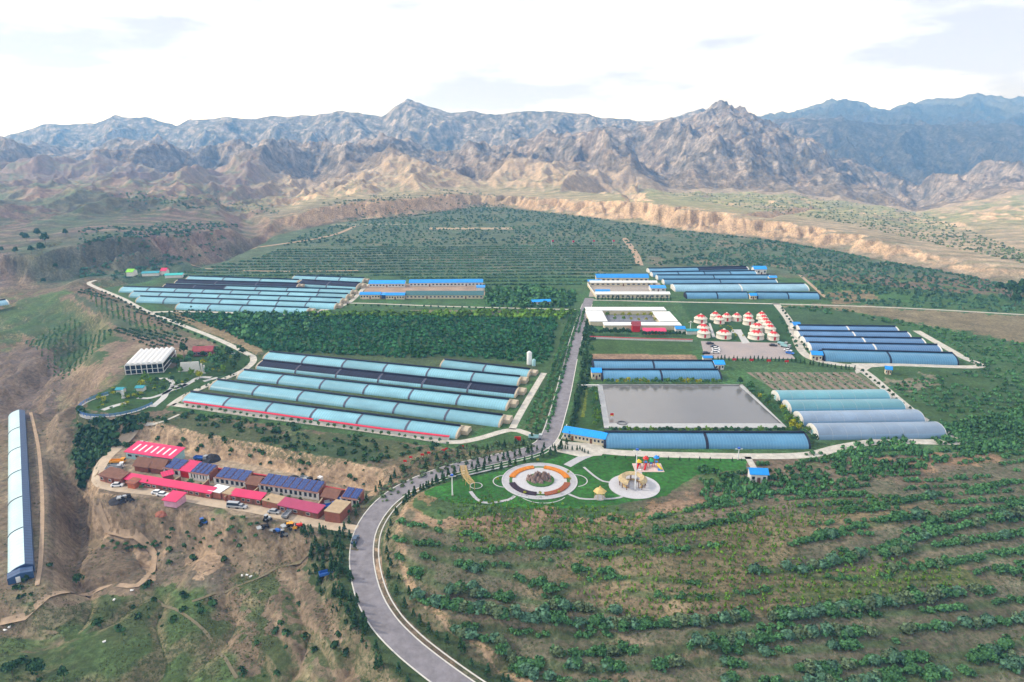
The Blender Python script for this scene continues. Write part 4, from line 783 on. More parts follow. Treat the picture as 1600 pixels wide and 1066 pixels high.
# ---------------------------------------------------------------- hall with white vaulted roof, left garden
o, rz, Lh = frame((197,586), (256,582), 0); t = thing('exhibition_hall', 'glass-walled hall with seven white vaulted roof bays at the garden', 'hall', o, rz); Wd, hh = 27, 5.2
MB().box((Lh/2, Wd/2, hh/2), (Lh, Wd, hh)).build('wall', glassd, t)
for k in range(7):
    x0, x1 = Lh*k/7, Lh*(k+1)/7; b = MB(); n = 6; arc = [(x0+(x1-x0)*i/n, hh+.1+1.1*math.sin(math.pi*i/n)) for i in range(n+1)]
    for i in range(n): b.quad((arc[i][0], 0, arc[i][1]), (arc[i+1][0], 0, arc[i+1][1]), (arc[i+1][0], Wd, arc[i+1][1]), (arc[i][0], Wd, arc[i][1]))
    for yy in (0, Wd): b.quad(*[(a_, yy, c_) for a_, c_ in arc])
    b.build('roof_bay', metalw, t, False); MB().box((x0, -.1, hh/2), (.35, .3, hh)).build('column', whitew, t)
MB().box((Lh, -.1, hh/2), (.35, .3, hh)).build('column', whitew, t)
for zz in (.3, 2.6, hh-.1): MB().box((Lh/2, -.12, zz), (Lh, .25, .22)).build('rail', whitew, t); MB().box((Lh+.1, Wd/2, zz), (.25, Wd, .22)).build('rail', whitew, t)
# round lookout terrace
c0 = P(186, 631, 0); rx = 16.5
t = thing('lookout_terrace', 'oval planted terrace ringed by a blue railing left of the greenhouses', 'terrace', (float(c0[0]), float(c0[1]), 0))
prof = [(rx, -1.2), (rx, .15), (rx-.8, .15), (rx-.8, .05)]
o_ = MB().lathe(prof, n=48, a0=math.pi*.75, a1=math.pi*1.97).build('deck', pave, t); b = MB(); br = mat('blue_rail', (.07,.18,.42), .5)
for zz in (.55, 1.0, 1.4): b.lathe([(rx-.05, zz), (rx-.05, zz+.16), (rx+.06, zz+.16), (rx+.06, zz)], n=48, a0=math.pi*.75, a1=math.pi*1.97)
for k in range(30):
    a_ = math.pi*(.75+1.22*k/29); b.box((rx*math.cos(a_), rx*math.sin(a_), .8), (.2, .2, 1.5))
b.build('railing', br, t)
for nm, pp, wd in (('path', [(238,636),(255,622),(262,612),(285,604),(300,596),(312,590),(330,590)], 3), ('path', [(215,622),(235,622),(262,612),(270,600),(262,592),(246,592)], 2.2), ('path', [(160,641),(180,634),(196,630)], 3), ('path', [(290,600),(270,607)], 5), ('path', [(330,560),(350,553),(370,552)], 1.5), ('path', [(318,596),(340,590)], 2.5)):
    ribbon(nm, pp, wd, pave, .045, 2, flat=0)
wl = whitew
def stone(px, py, w_, h, label, name='garden_wall', m_=None, d=.6, cat='sculpture'):
    x, y = P(px, py, 0); t = thing(name, label, cat, (float(x), float(y), 0)); b = MB(); b.box((0, 0, h/2), (w_, d, h), .2, .8); b.build('slab', m_ or wl, t); b = MB(); b.box((0, 0, .15), (w_*1.3, d*2, .3), .2); b.build('plinth', wl, t)
stone(291, 580, 6, 5, 'wide white screen wall, left of the garden sculptures'); stone(306, 582, 5, 6, 'taller white screen wall in the middle of the garden sculptures'); stone(316, 582, 1, 5, 'slim white pillar right of the garden screen walls', 'pillar', cat='pillar'); stone(320, 583, 1, 4.4, 'shorter slim white pillar at the right end', 'pillar', cat='pillar')
stone(193, 622, 1.2, 4, 'white sculpture standing on the oval terrace', 'sculpture', cat='sculpture')
house('pavilion', 'pale-roofed garden pavilion beside the white vaulted hall', 'pavilion', (260,560), (274,559), 4, 2.6, 1, whiteroof, whitew, win=2); house('pavilion', 'teal-roofed shelter left of the oval terrace planting', 'pavilion', (182,615), (192,615), 3, 2, .5, mat('teal_sheet', (.02,.26,.33), .5), whitew); house('pavilion', 'teal-roofed shelter at the back of the oval terrace planting', 'pavilion', (213,612), (224,612), 3, 2, .5, mat('teal_sheet', (.02,.26,.33), .5), whitew)
house('teahouse', 'dark red-roofed teahouse behind the garden trees', 'house', (302,557), (332,556), 6, 3, 2, mat('pagoda_roof', (.28,.05,.06), .6), brick, win=4)
house('shed', 'bright green-roofed play shelter at the far left garden', 'shelter', (198,432), (208,432), 8, 4, 2, mat('lime', (.20,.55,.03), .5), whitew); house('shed', 'magenta-roofed play shelter at the far left garden', 'shelter', (252,430), (260,430), 6, 4, 2, redroof, whitew)
house('shed', 'turquoise-roofed long shelter behind the distant cyan greenhouses', 'shelter', (258,435), (285,434), 8, 2.6, 1, mat('turq', (.03,.42,.40), .5), whitew); house('shed', 'low teal-roofed shelter left of the turquoise one', 'shelter', (222,432), (248,431), 8, 2.6, 1, mat('teal_sheet', (.02,.26,.33), .5), whitew)
# silo
x, y = P(827, 570, 0); t = thing('silo', 'tall pale grey cylindrical tank behind the greenhouses', 'silo', (float(x), float(y), 0)); MB().lathe([(1.4, 0), (1.4, 7), (.7, 7.7), (0.01, 7.8)], n=18).build('tank', whiteroof, t, True); MB().lathe([(1.45, 0), (1.45, .4), (1.4, .4)], n=18).build('base_ring', steel, t)
x, y = P(834, 572, 0); t = thing('silo', 'short blue-grey tank next to the tall tank', 'silo', (float(x), float(y), 0)); MB().lathe([(1, 0), (1, 3.5), (.5, 4), (.01, 4.1)], n=14).build('tank', pale_blue, t, True); MB().lathe([(1.05, 0), (1.05, .3), (1, .3)], n=14).build('base_ring', steel, t)
# ---------------------------------------------------------------- vegetation
def leafmat(name, c, var=.45, isl=.4, sc_=.05):
    return mat(name, c, .75, var=var, scale=sc_, spec=.15, island=isl, coords='Object')
L_mid = leafmat('leaf_mid', (.068,.175,.062)); L_dark = leafmat('leaf_dark', (.036,.092,.036)); L_yel = leafmat('leaf_yellow', (.32,.34,.02)); L_lime = leafmat('leaf_lime', (.12,.235,.03))
L_far = leafmat('leaf_far', (.066,.155,.088), .4, .35, .01); L_pale = leafmat('leaf_pale', (.11,.16,.08)); L_wood = leafmat('leaf_wood', (.036,.135,.046)); L_blue = leafmat('leaf_bluegreen', (.085,.18,.105)); L_grass = leafmat('grass_blades', (.085,.11,.045), .5, .4, .03); bark = mat('bark', (.12,.08,.05), .95)
def blob(n, rx, rz, leaf, zc, seed, kind='round'):
    r = np.random.default_rng(seed); 
    if kind == 'cone':
        t = r.random(n)**.8; a_ = r.random(n)*2*math.pi; rr = rx*(1.02-t)*(.55+.45*r.random(n))*(1-.25*((t*6)%1)); c = np.stack([rr*np.cos(a_), rr*np.sin(a_), t*rz], 1); out = c-[0, 0, zc]
    else:
        d = r.normal(size=(n, 3)); d /= np.linalg.norm(d, axis=1)[:, None]; d[:, 2] = np.where(d[:, 2] < -.35, -d[:, 2], d[:, 2])
        lump = 1+.28*np.sin(d[:, 0]*3.1+seed)*np.cos(d[:, 1]*2.7+seed*1.7)+.14*np.sin(d[:, 2]*6+d[:, 0]*5+seed)
        rad = (r.random(n)**.28)*lump; c = d*rad[:, None]*[rx, rx, rz]+[0, 0, zc]; out = d
    nn = out+r.normal(size=(n, 3))*.55; nn /= np.linalg.norm(nn, axis=1)[:, None]+1e-9
    up = r.normal(size=(n, 3)); t1 = np.cross(nn, up); t1 /= np.linalg.norm(t1, axis=1)[:, None]+1e-9; t2 = np.cross(nn, t1)
    s = leaf*(.6+.8*r.random(n))[:, None]*.5; k = .7+.5*r.random(n)[:, None]
    V = np.stack([c-t1*s-t2*s*k, c+t1*s-t2*s*.6, c+t1*s*.8+t2*s*k, c-t1*s*.7+t2*s], 1).reshape(-1, 3); V[:, 2] = np.maximum(V[:, 2], .02)
    return V, np.arange(4*n).reshape(-1, 4)
def merged(name, protos, x, y, z, s, label, cat, m, kind='stuff', sz=None, seed=1):
    r = np.random.default_rng(seed); n = len(x); rot = r.random(n)*2*math.pi; pi = r.integers(0, len(protos), n); s = np.broadcast_to(s, (n,)); sz = s if sz is None else sz; Vs, Fs = [], []; off = 0
    for k, (V, Fc) in enumerate(protos):
        q = pi == k; c, s_ = np.cos(rot[q]), np.sin(rot[q])
        X = (V[None, :, 0]*c[:, None]-V[None, :, 1]*s_[:, None])*s[q][:, None]+x[q][:, None]; Y = (V[None, :, 0]*s_[:, None]+V[None, :, 1]*c[:, None])*s[q][:, None]+y[q][:, None]; Z = V[None, :, 2]*sz[q][:, None]+z[q][:, None]
        Vs.append(np.stack([X, Y, Z], -1).reshape(-1, 3)); Fs.append((Fc[None]+(np.arange(q.sum())*len(V))[:, None, None]).reshape(-1, 4)+off); off += q.sum()*len(V)
    o = npmesh(name, np.concatenate(Vs), np.concatenate(Fs), m); tag(o, label, cat, None, kind); return o
def rowpts(pp, row, sp, ang=0.0, jit=.35, z=0.0, keep=1.0, seed=1, noise=None, wob=0):
    """rows inside a pixel polygon laid on plane z; ang = row direction in world radians"""
    W_ = wpoly(pp, z); cx_, cy_ = np.mean([p[0] for p in W_]), np.mean([p[1] for p in W_]); rr = max(math.hypot(p[0]-cx_, p[1]-cy_) for p in W_); r = np.random.default_rng(seed)
    a_, b_ = np.meshgrid(np.arange(-rr, rr, sp), np.arange(-rr, rr, row)); a_ = a_+r.normal(size=a_.shape)*sp*jit; b_ = b_+r.normal(size=b_.shape)*sp*jit*.5
    if wob: b_ = b_+wob*fbm(a_, b_, 90, 2, seed)
    x = cx_+a_*math.cos(ang)-b_*math.sin(ang); y = cy_+a_*math.sin(ang)+b_*math.cos(ang); k = inpoly(x, y, W_) & (r.random(x.shape) < keep)
    if noise is not None: k &= fbm(x, y, noise[0], 3, seed+50) > noise[1]
    return x[k], y[k]
def put(name, protos, x, y, s, label, cat, m, kind='stuff', var=.3, seed=3, stretch=1):
    r = np.random.default_rng(seed); ss = s*(1+var*(r.random(len(x))*2-1)); return merged(name, protos, x, y, height(x, y)-.05, ss, label, cat, m, kind, ss*stretch, seed)
lowp = [blob(26, 1, .9, .75, .5, k) for k in range(4)]; lowc = [blob(22, .6, 2, .5, .8, 20+k, 'cone') for k in range(3)]; midp = [blob(90, 1, .85, .42, .55, 40+k) for k in range(4)]
tuft = [blob(7, .6, .3, .4, .1, 60+k) for k in range(3)]
# plantation between the two left blocks
x, y = rowpts([(285,492),(500,489),(870,499),(862,555),(850,568),(700,556),(640,560),(430,549),(415,548)], 3.8, 2.5, R(-2), .45, seed=5)
put('tree_plantation', lowp, x, y, 1.15, 'dense dark green young wood between the two left greenhouse blocks', 'wood', L_wood, var=.4, stretch=1.0)
x, y = rowpts([(480,491),(900,487),(880,498),(500,496)], 4, 3.2, 0, .5, seed=6); put('tree_plantation', lowp, x, y, 1.8, 'lighter green strip of young trees along the back of the dark wood', 'wood', L_lime, var=.4)
x, y = rowpts([(300,490),(500,490),(480,520),(400,540)], 5, 4, 0, .5, keep=.5, seed=7); put('tree_plantation', lowp, x, y, 1.9, 'mid green young trees mixed into the left end of the dark wood', 'wood', L_mid, var=.4)
x, y = rowpts([(760,452),(840,450),(900,460),(895,482),(760,480)], 5, 4, 0, .5, seed=8); put('tree_plantation', lowp, x, y, 2, 'mid green young trees right of the central farmyard', 'wood', L_mid, var=.4)
# far orchards
x, y = rowpts([(330,442),(250,432),(400,404),(440,388),(960,384),(1000,415),(905,446),(760,448),(570,430)], 15, 2.2, R(1.5), .25, seed=9, wob=5); put('orchard_rows', lowp, x, y, 1.2, 'straight dark teal orchard rows behind the farm', 'orchard', L_far, var=.3, stretch=.8)
x, y = rowpts([(440,386),(480,362),(540,350),(650,338),(750,324),(830,328),(1000,350),(1200,373),(1000,414),(960,384)], 17, 4.0, R(0), .8, seed=10, wob=20, noise=(60, -.22)); put('orchard_rows', lowp, x, y, 1.15, 'wavy rows of dark bushes up to the tan ravine edge', 'orchard', L_far, var=.45)
x, y = rowpts([(1010,415),(1200,373),(1330,392),(1600,440),(1760,470),(1760,500),(1600,490),(1380,478),(1285,470),(1270,440),(1200,418)], 8.5, 3.6, R(-12), .7, seed=11, wob=12, noise=(45, -.25)); put('hillside_shrubs', lowp, x, y, 1.15, 'scattered dark shrubs on the slope right of the distant blue greenhouses', 'shrubs', L_far, var=.45)
x, y = rowpts([(1225,480),(1300,480),(1420,505),(1500,520),(1640,545),(1700,700),(1600,720),(1500,690),(1440,640),(1390,600),(1530,578),(1500,550),(1430,512)], 5.6, 2.3, R(-14), .6, seed=12, wob=8, noise=(35, -.24)); put('hillside_shrubs', lowp, x, y, .85, 'green shrubs on the grassy slope right of the farm lanes', 'shrubs', L_mid, var=.45)
# plateau beyond the ravine and left hills
def farpts(poly, n, seed): # scattered along faint contour lines
    r = np.random.default_rng(seed); xs = [p[0] for p in poly]; ys = [p[1] for p in poly]; px = r.uniform(min(xs), max(xs), n); py = r.uniform(min(ys), max(ys), n); py = np.round(py/3.2)*3.2+r.normal(size=n)*.5+1.5*np.sin(px/60); k = inpoly(px, py, poly); return px[k], py[k]
for poly, n, lab, s in (([(1010,300),(1250,305),(1450,335),(1600,395),(1600,412),(1460,382),(1300,345),(1120,320)], 5200, 'olive shrubs dotted over the plateau beyond the ravine', 1.1), ([(500,318),(640,305),(760,300),(800,316),(700,318),(560,335)], 900, 'olive shrubs at the head of the tan ravine', 1.2), ([(120,380),(260,345),(380,350),(340,375),(200,400),(120,410)], 1500, 'dark shrubs on the terraced left hill', 1.1), ([(170,300),(420,318),(440,335),(200,320)], 700, 'dark shrubs on the pale terraces of the far left hill', 1.1)):
    px, py = farpts(poly, n, n); x, y, z = G(px, py); k = (y < 2300) & (y > 500); put('hillside_shrubs', lowp, x[k], y[k], s, lab, 'shrubs', L_far if 'dark' in lab else L_pale, var=.4)
# rows beside the main road, fields
ra = math.atan2(P(903,520)[1]-P(870,650)[1], P(903,520)[0]-P(870,650)[0])
x, y = rowpts([(884,490),(916,482),(892,560),(863,676),(815,670),(862,575)], 3.0, 2.0, ra, .3, seed=14); put('nursery_rows', lowp, x, y, .75, 'rows of small green saplings left of the straight road', 'saplings', L_mid, var=.4)
x, y = rowpts([(908,545),(920,480),(928,520),(918,600),(905,640),(893,676),(885,676),(898,600)], 3.2, 2.4, ra, .3, seed=15); put('roadside_shrubs', lowp, x, y, 1.0, 'narrow band of dark shrubs right of the straight road', 'shrubs', L_dark, var=.4)
x, y = rowpts([(1168,583),(1338,583),(1380,611),(1218,612)], 4.5, 2.5, R(100), .3, seed=16); put('vine_rows', tuft, x, y, 1.4, 'low grey-green vine rows in the striped field', 'vines', L_pale)
x, y = rowpts([(160,510),(270,520),(380,470),(240,492),(120,455),(140,450),(235,500),(300,535),(240,545)], 4.2, 2.4, R(-35), .4, seed=17); put('nursery_rows', lowp, x, y, .7, 'rows of small dark trees on the slope below the left lane', 'saplings', L_dark, var=.4)
for pp, sd_ in (([(30,505),(110,490),(185,535),(150,568),(95,572)], 18), ([(128,462),(232,515),(262,535),(238,544),(160,500)], 19)):
    x, y = rowpts(pp, 3.4, 1.5, R(-60), .5, seed=sd_, z=-8); put('nursery_rows', lowp, x, y, .42, 'rows of small trees on the left hillside, patch %s' % ('nearest the ravine' if sd_ == 18 else 'along the lane'), 'saplings', L_mid)
x, y = rowpts([(240,648),(290,642),(700,698),(660,712),(600,720),(560,740),(430,708),(330,690),(200,672)], 4.2, 2.6, R(-6), .8, seed=20, noise=(20, -.1)); put('bank_shrubs', lowp, x, y, .8, 'low dark shrubs on the bank between lane and village', 'shrubs', L_dark, var=.6)
x, y = rowpts([(590,745),(660,712),(700,700),(830,688),(838,698),(700,728),(640,745),(590,775)], 3.0, 2.0, R(22), .4, seed=21); put('roadside_shrubs', lowp, x, y, .7, 'low olive hedge rows between the lane and the curving road', 'shrubs', L_pale, var=.5)
r_ = np.random.default_rng(22); qx = r_.uniform(115, 245, 700); qy = r_.uniform(652, 770, 700); k_ = inpoly(qx, qy, [(125,655),(200,660),(245,657),(190,690),(145,730),(130,765),(118,720)]); x, y, z_ = G(qx[k_], qy[k_])
put('bank_shrubs', lowp, x, y, 1.3, 'dark green bushes filling the gully left of the village', 'shrubs', L_dark, var=.5)
for pp, lab, z_, s_ in (([(720,793),(1000,812),(1230,806),(1260,850),(1180,880),(900,895),(720,860)], 'yellowish green saplings on brown soil below the round garden', -4, .38), ([(1150,890),(1400,875),(1560,925),(1300,955),(1000,960),(900,930)], 'yellowish green saplings on brown soil at the lower right', -6, .38), ([(1090,735),(1180,755),(1330,700),(1600,640),(1600,700),(1300,770),(1100,800)], 'green saplings on the slope below the front lane', -1, .8)):
    x, y = rowpts(pp, 2.7, 1.9, R(3), .35, z=z_, seed=int(s_*100)+len(lab), keep=.85, wob=3, noise=(18, -.25)); put('sapling_rows', lowp, x, y, s_, lab, 'saplings', L_lime if 'yell' in lab else L_mid, var=.45, stretch=1.4)
# foreground shrub rows on the contour terraces
sh_x, sh_y, sh_s = [], [], []
r = np.random.default_rng(77)
for k, w_ in enumerate(rows):
    L_ = np.r_[0, np.cumsum(np.linalg.norm(np.diff(w_, axis=0), axis=1))]; q = np.arange(0, L_[-1], 1.4); q = q+r.normal(size=len(q))*.5; X = np.interp(q, L_, w_[:, 0]); Y = np.interp(q, L_, w_[:, 1])
    g = fbm(q+k*500, q*0, 16, 3, 90); dens = row_d[k]-.05; keep = (g > dens) & (r.random(len(q)) < .93); dr, _ = segdist(X, Y, [tuple(p[:2]) for p in MAINW]); keep &= dr > 10
    sh_x.append(X[keep]); sh_y.append(Y[keep]+r.normal(size=keep.sum())*.5); sh_s.append(row_s[k]*1.1*(.8+.3*np.clip(g[keep]+.3, 0, 1))*(.7+.5*r.random(keep.sum())))
ex_x, ex_y = rowpts([(1130,745),(1300,710),(1480,690),(1640,660),(1700,900),(1500,880),(1250,860),(1100,800)], 5.6, 1.8, R(12), .4, z=-2, seed=31, wob=7, noise=(16, -.12))
lf_x, lf_y = rowpts([(650,790),(760,802),(1000,822),(1100,800),(1150,830),(1000,870),(700,850)], 7, 3, R(0), .6, z=-3, seed=32, wob=5, noise=(12, .12))
sx_ = np.concatenate(sh_x+[ex_x, lf_x]); sy_ = np.concatenate(sh_y+[ex_y, lf_y]); ss_ = np.concatenate(sh_s+[.6+.45*r.random(len(ex_x)), .6+.4*r.random(len(lf_x))]); ppx, ppy = proj(sx_, sy_, -5.0); vis = (ppx > -60) & (ppx < 1660) & (ppy < 1110)
sx_, sy_, ss_ = sx_[vis], sy_[vis], ss_[vis]; ppx, ppy = ppx[vis], ppy[vis]; o = np.argsort(-ss_/np.hypot(sy_, 120)); near = o[:300]; rest = o[300:]
shme = []
for k in range(7):
    V, Fc = blob(330, 1.25, 1.15, .42, .75, 200+k); ob = npmesh('shrub', V, Fc, [L_mid, L_mid, L_blue, L_blue, L_mid, L_pale, L_pale][k]); shme.append(ob.data); bpy.data.objects.remove(ob)
hz_ = height(sx_, sy_)
for i in near:
    o_ = bpy.data.objects.new('shrub', shme[int(r.integers(0, 7))]); col.objects.link(o_); o_.location = (sx_[i], sy_[i], hz_[i]-.1); o_.rotation_euler.z = r.random()*6.28; s = ss_[i]*1.02; o_.scale = (s*(1+.25*r.random()), s, s*(.8+.3*r.random()))
    X_, Y_ = ppx[i], ppy[i]
    wh = 'beside the tan bank of the near road' if X_ < 720 else ('at the lower right corner of the picture' if X_ > 1350 and Y_ > 950 else ('near the right edge of the picture' if X_ > 1350 else ('along the bottom edge, right of the road' if Y_ > 1000 else ('on bare ground below the round plaza' if X_ < 960 else ('below the lone white hut' if Y_ < 870 else 'in the middle of the lower right slope')))))
    sz_ = ['small', 'middling', 'large', 'very large'][int(np.searchsorted([.95, 1.15, 1.35], ss_[i]))]; hh_ = 'tall' if o_.scale[2] > s*.95 else 'spreading'
    tag(o_, '%s %s green shrub in terrace rows %s' % (sz_, hh_, wh), 'shrub', '%s %s shrubs %s' % (sz_, hh_, wh))
merged('terrace_shrubs', midp, sx_[rest], sy_[rest], hz_[rest]-.1, ss_[rest]*1.15, 'smaller and farther green bushes in the curving terrace rows', 'shrubs', L_mid, sz=ss_[rest]*1.1)
# rough grass tufts over the near slopes
def scatter(poly, n, seed, s, lab, m, protos, thr=None, z=-10):
    r = np.random.default_rng(seed); Wp = wpoly(poly, z); xs = [p[0] for p in Wp]; ys = [p[1] for p in Wp]; x = r.uniform(min(xs), max(xs), n); y = r.uniform(min(ys), max(ys), n); k = inpoly(x, y, Wp)
    if thr is not None: k &= fbm(x, y, 25, 4, seed) > thr
    dr, _ = segdist(x, y, [tuple(p[:2]) for p in MAINW]); k &= dr > 6.3; k &= sdf(x, y, VILL) > 2
    put('grass', protos, x[k], y[k], s, lab, 'grass', m, var=.6)
scatter([(600,800),(1150,790),(1640,700),(1700,1110),(760,1110),(610,940)], 30000, 41, .42, 'dry grass tufts between the terrace shrubs', L_grass, tuft, -.1, -6)
scatter([(-40,940),(250,920),(560,850),(640,1000),(700,1110),(-60,1110)], 22000, 42, .4, 'rough grass tufts over the lower left slopes', L_grass, tuft, -.05, -18)
scatter([(120,560),(150,760),(560,840),(560,900),(0,980),(0,640)], 14000, 43, .5, 'rough tufts on the eroded slopes round the ravine', L_grass, tuft, .0, -18)
scatter([(180,800),(570,850),(640,990),(560,1110),(0,1110),(0,960)], 500, 44, .8, 'small dark bushes dotted over the lower left slope', L_dark, lowp, .1, -18)
# conifers
x, y = rowpts([(475,838),(552,845),(548,890),(562,945),(610,1000),(690,1070),(650,1090),(560,1005),(505,930),(482,880)], 2.6, 2.0, R(20), .6, z=-11, seed=61, keep=.75); x, y = x[segdist(x, y, [tuple(p[:2]) for p in MAINW])[0] > 7], y[segdist(x, y, [tuple(p[:2]) for p in MAINW])[0] > 7]
put('conifer_thicket', lowc, x, y, .8, 'dense thicket of low dark conifers on the slope left of the near road', 'conifers', L_dark, var=.5)
x, y = rowpts([(700,793),(1010,815),(1010,850),(880,855),(720,845)], 2.6, 1.8, R(-3), .35, z=-3, seed=62, keep=.9); put('sapling_rows', lowc, x, y, .6, 'tiny yellow-green sapling rows just below the round garden', 'saplings', L_lime, var=.4)
x, y = rowpts([(910,885),(1060,850),(1230,805),(1380,792),(1430,803),(1250,845),(1240,862),(1180,890),(1200,905),(1500,885),(1515,915),(1350,935),(1200,955),(1020,962),(960,948),(890,925)], 2.5, 1.8, R(8), .35, z=-5, seed=63, keep=.85); put('sapling_rows', lowc, x, y, .6, 'tiny yellow-green sapling rows on the tan terrace, lower right', 'saplings', L_lime, var=.4)
cme = []
for k in range(4):
    V, Fc = blob(120, .95, 3.1, .42, 1.2, 300+k, 'cone'); V[:, 2] += .25; ob = npmesh('crown', V, Fc, L_dark); cme.append(ob.data); bpy.data.objects.remove(ob)
ob = MB().tube((0, 0, -.2), (0, 0, 2.2), .09, 6, .04).build('trunk', bark); trunk = ob.data; bpy.data.objects.remove(ob)
rme = []
for k, m_ in enumerate([L_mid, L_dark, L_yel, L_lime, L_mid]):
    V, Fc = blob(150, 1.3, 1.35, .5, 2.2, 330+k); ob = npmesh('crown', V, Fc, m_); rme.append(ob.data); bpy.data.objects.remove(ob)
def tree(name, x, y, s, crown, label, cat, group, tr_=True, sz=1):
    z = float(height(np.array([x]), np.array([y]))[0]); t = thing(name, label, cat, (float(x), float(y), z), random.random()*6.28, group); t.scale = (s, s, s*sz)
    c = bpy.data.objects.new('crown', crown); col.objects.link(c); c.parent = t
    if tr_: c = bpy.data.objects.new('trunk', trunk); col.objects.link(c); c.parent = t
def along(pts, n, name, mesh, s, label, cat, group, jit=.3, flat=0, var=.2, keep=1.0, sz=1):
    if flat is None: x, y, z = G([p[0] for p in pts], [p[1] for p in pts])
    elif flat == 'w': x, y = np.array([p[0] for p in pts]), np.array([p[1] for p in pts])
    else: x, y = P([p[0] for p in pts], [p[1] for p in pts], flat)
    d = np.r_[0, np.cumsum(np.hypot(np.diff(x), np.diff(y)))]; t = np.linspace(0, d[-1], n)
    for q in t:
        if random.random() > keep: continue
        m_ = random.choice(mesh) if isinstance(mesh, list) else mesh
        u_ = random.uniform(-var, var); hue = {id(rme[0]): 'green', id(rme[1]): 'dark green', id(rme[2]): 'yellow', id(rme[3]): 'lime green', id(rme[4]): 'green'}.get(id(m_), '') if isinstance(mesh, list) and name != 'conifer' else ''
        wd_ = ('tallest' if u_ > var*.5 else ('shortest' if u_ < -var*.5 else 'middle-sized')) if n > 20 else ''
        end_ = ['first', 'middle', 'last'][min(2, int(3*q/(d[-1]+1e-6)))]+' third of the row' if n > 12 else ''
        lb = ' '.join(x_ for x_ in (hue, label) if x_)
        if end_: lb = ' '.join(lb.split()[:11])+', '+end_
        tree(name, np.interp(q, d, x)+random.gauss(0, jit), np.interp(q, d, y)+random.gauss(0, jit), s*(1+u_), m_, lb, cat, group, sz=sz)
def roadside(off, f0):
    c = MAINW[int(len(MAINW)*f0):, :2]; tg_ = np.gradient(c, axis=0); tg_ /= np.linalg.norm(tg_, axis=1)[:, None]
    return [tuple(p) for p in c+np.stack([-tg_[:, 1], tg_[:, 0]], 1)*off]
along([(848,703),(800,716),(745,728),(700,739),(655,757),(640,766)], 24, 'conifer', cme, 1.0, 'small dark conifer in the row between the curving road and the lawn', 'conifer', 'conifers along the lawn side of the road')
along(roadside(8.4, .47), 74, 'conifer', cme, .95, 'dark conifer on the verge right of the near asphalt road', 'conifer', 'conifers right of the near road', flat='w', jit=.7)
along(roadside(-7.6, .66), 50, 'conifer', cme, 1.0, 'dark conifer on the verge left of the near asphalt road', 'conifer', 'conifers left of the near road', flat='w', jit=1.2)
for k, pts in enumerate([[(470,835),(545,842)], [(480,850),(540,858)], [(485,868),(540,874)], [(500,885),(540,892)], [(500,905),(548,912)], [(515,935),(556,950)], [(540,975),(580,985)]]):
    along(pts, 9, 'conifer', cme, 1.0, 'dark conifer in the %s row of the patch below the village road end' % ['top', 'second', 'third', 'fourth', 'fifth', 'sixth', 'lowest'][k], 'conifer', 'conifers in the dense patch left of the road', flat=None, jit=1.0)
along([(862,701),(905,704),(918,709)], 12, 'conifer', cme, .6, 'dark low conifer edging the yard at the road junction', 'conifer', 'conifers at the junction yard')
along([(292,637),(400,653),(540,672),(700,694)], 36, 'round_tree', rme[0], .55, 'small round tree in front of the red-capped white wall', 'tree', 'round trees along the red-capped wall')
along([(945,716),(1050,719),(1160,721)], 14, 'conifer', cme, .45, 'tiny conifer on the lawn edge along the front lane', 'conifer', 'tiny conifers along the front lane')
along([(1114,563),(1180,564),(1240,566),(1275,572),(1335,579)], 34, 'conifer', cme, .8, 'small conifer in the row behind the striped field', 'conifer', 'conifers behind the striped field')
along([(1345,583),(1395,622),(1440,655),(1472,678)], 16, 'round_tree', rme[1], .6, 'small tree beside the lane right of the tunnel greenhouses', 'tree', 'trees beside the tunnel greenhouses')
along([(935,469),(1048,470)], 22, 'conifer', cme, 1.0, 'dark little conifer in the row in front of the right farmyard', 'conifer', 'conifers in front of the right farmyard')
along([(928,524),(985,524)], 12, 'round_tree', rme[1], 1.15, 'round tree in front of the courtyard building, left of the pagoda gate', 'tree', 'trees left of the pagoda gate')
along([(1003,526),(1068,526)], 13, 'round_tree', rme[1], .9, 'round tree in front of the orange corridor', 'tree', 'trees before the orange corridor')
along([(1222,485),(1262,553),(1290,562)], 16, 'round_tree', rme[1], .7, 'small tree between the yurts lane and the violet-blue greenhouses', 'tree', 'trees along the yurts lane')
along([(1218,500),(1245,545)], 9, 'round_tree', rme[0], .8, 'small tree on the grass right of the yurts', 'tree', 'trees right of the yurts')
along([(160,458),(230,492),(320,533),(372,556)], 26, 'round_tree', rme[1], .7, 'small tree along the left perimeter lane', 'tree', 'trees along the left perimeter lane')
along([(300,484),(400,486),(480,489)], 16, 'round_tree', rme[1], .7, 'small tree in front of the distant cyan greenhouses', 'tree', 'trees before the distant cyan block')
along([(545,480),(700,483),(890,488)], 30, 'round_tree', rme[1], .6, 'small tree along the thin lane behind the dark wood', 'tree', 'trees along the thin lane')
along([(945,600),(1125,601)], 30, 'hedge_shrub', [rme[3], rme[2], rme[0]], .85, 'yellow-green shrub in the hedge behind the reservoir', 'shrub', 'hedge behind the reservoir')
along([(1165,603),(1200,632),(1235,662),(1262,688)], 34, 'hedge_shrub', [rme[3], rme[2], rme[0], rme[1]], 1.0, 'green or yellow shrub right of the reservoir', 'shrub', 'shrubs right of the reservoir', jit=1.6)
along([(928,610),(934,668)], 18, 'hedge_shrub', [rme[3], rme[0]], .8, 'green shrub in the strip left of the reservoir', 'shrub', 'shrubs left of the reservoir', jit=.8)
along([(955,677),(1100,677),(1235,676)], 46, 'hedge_shrub', [rme[0], rme[1], rme[3]], .75, 'shrub in the hedge between reservoir and long blue greenhouse', 'shrub', 'hedge before the reservoir')
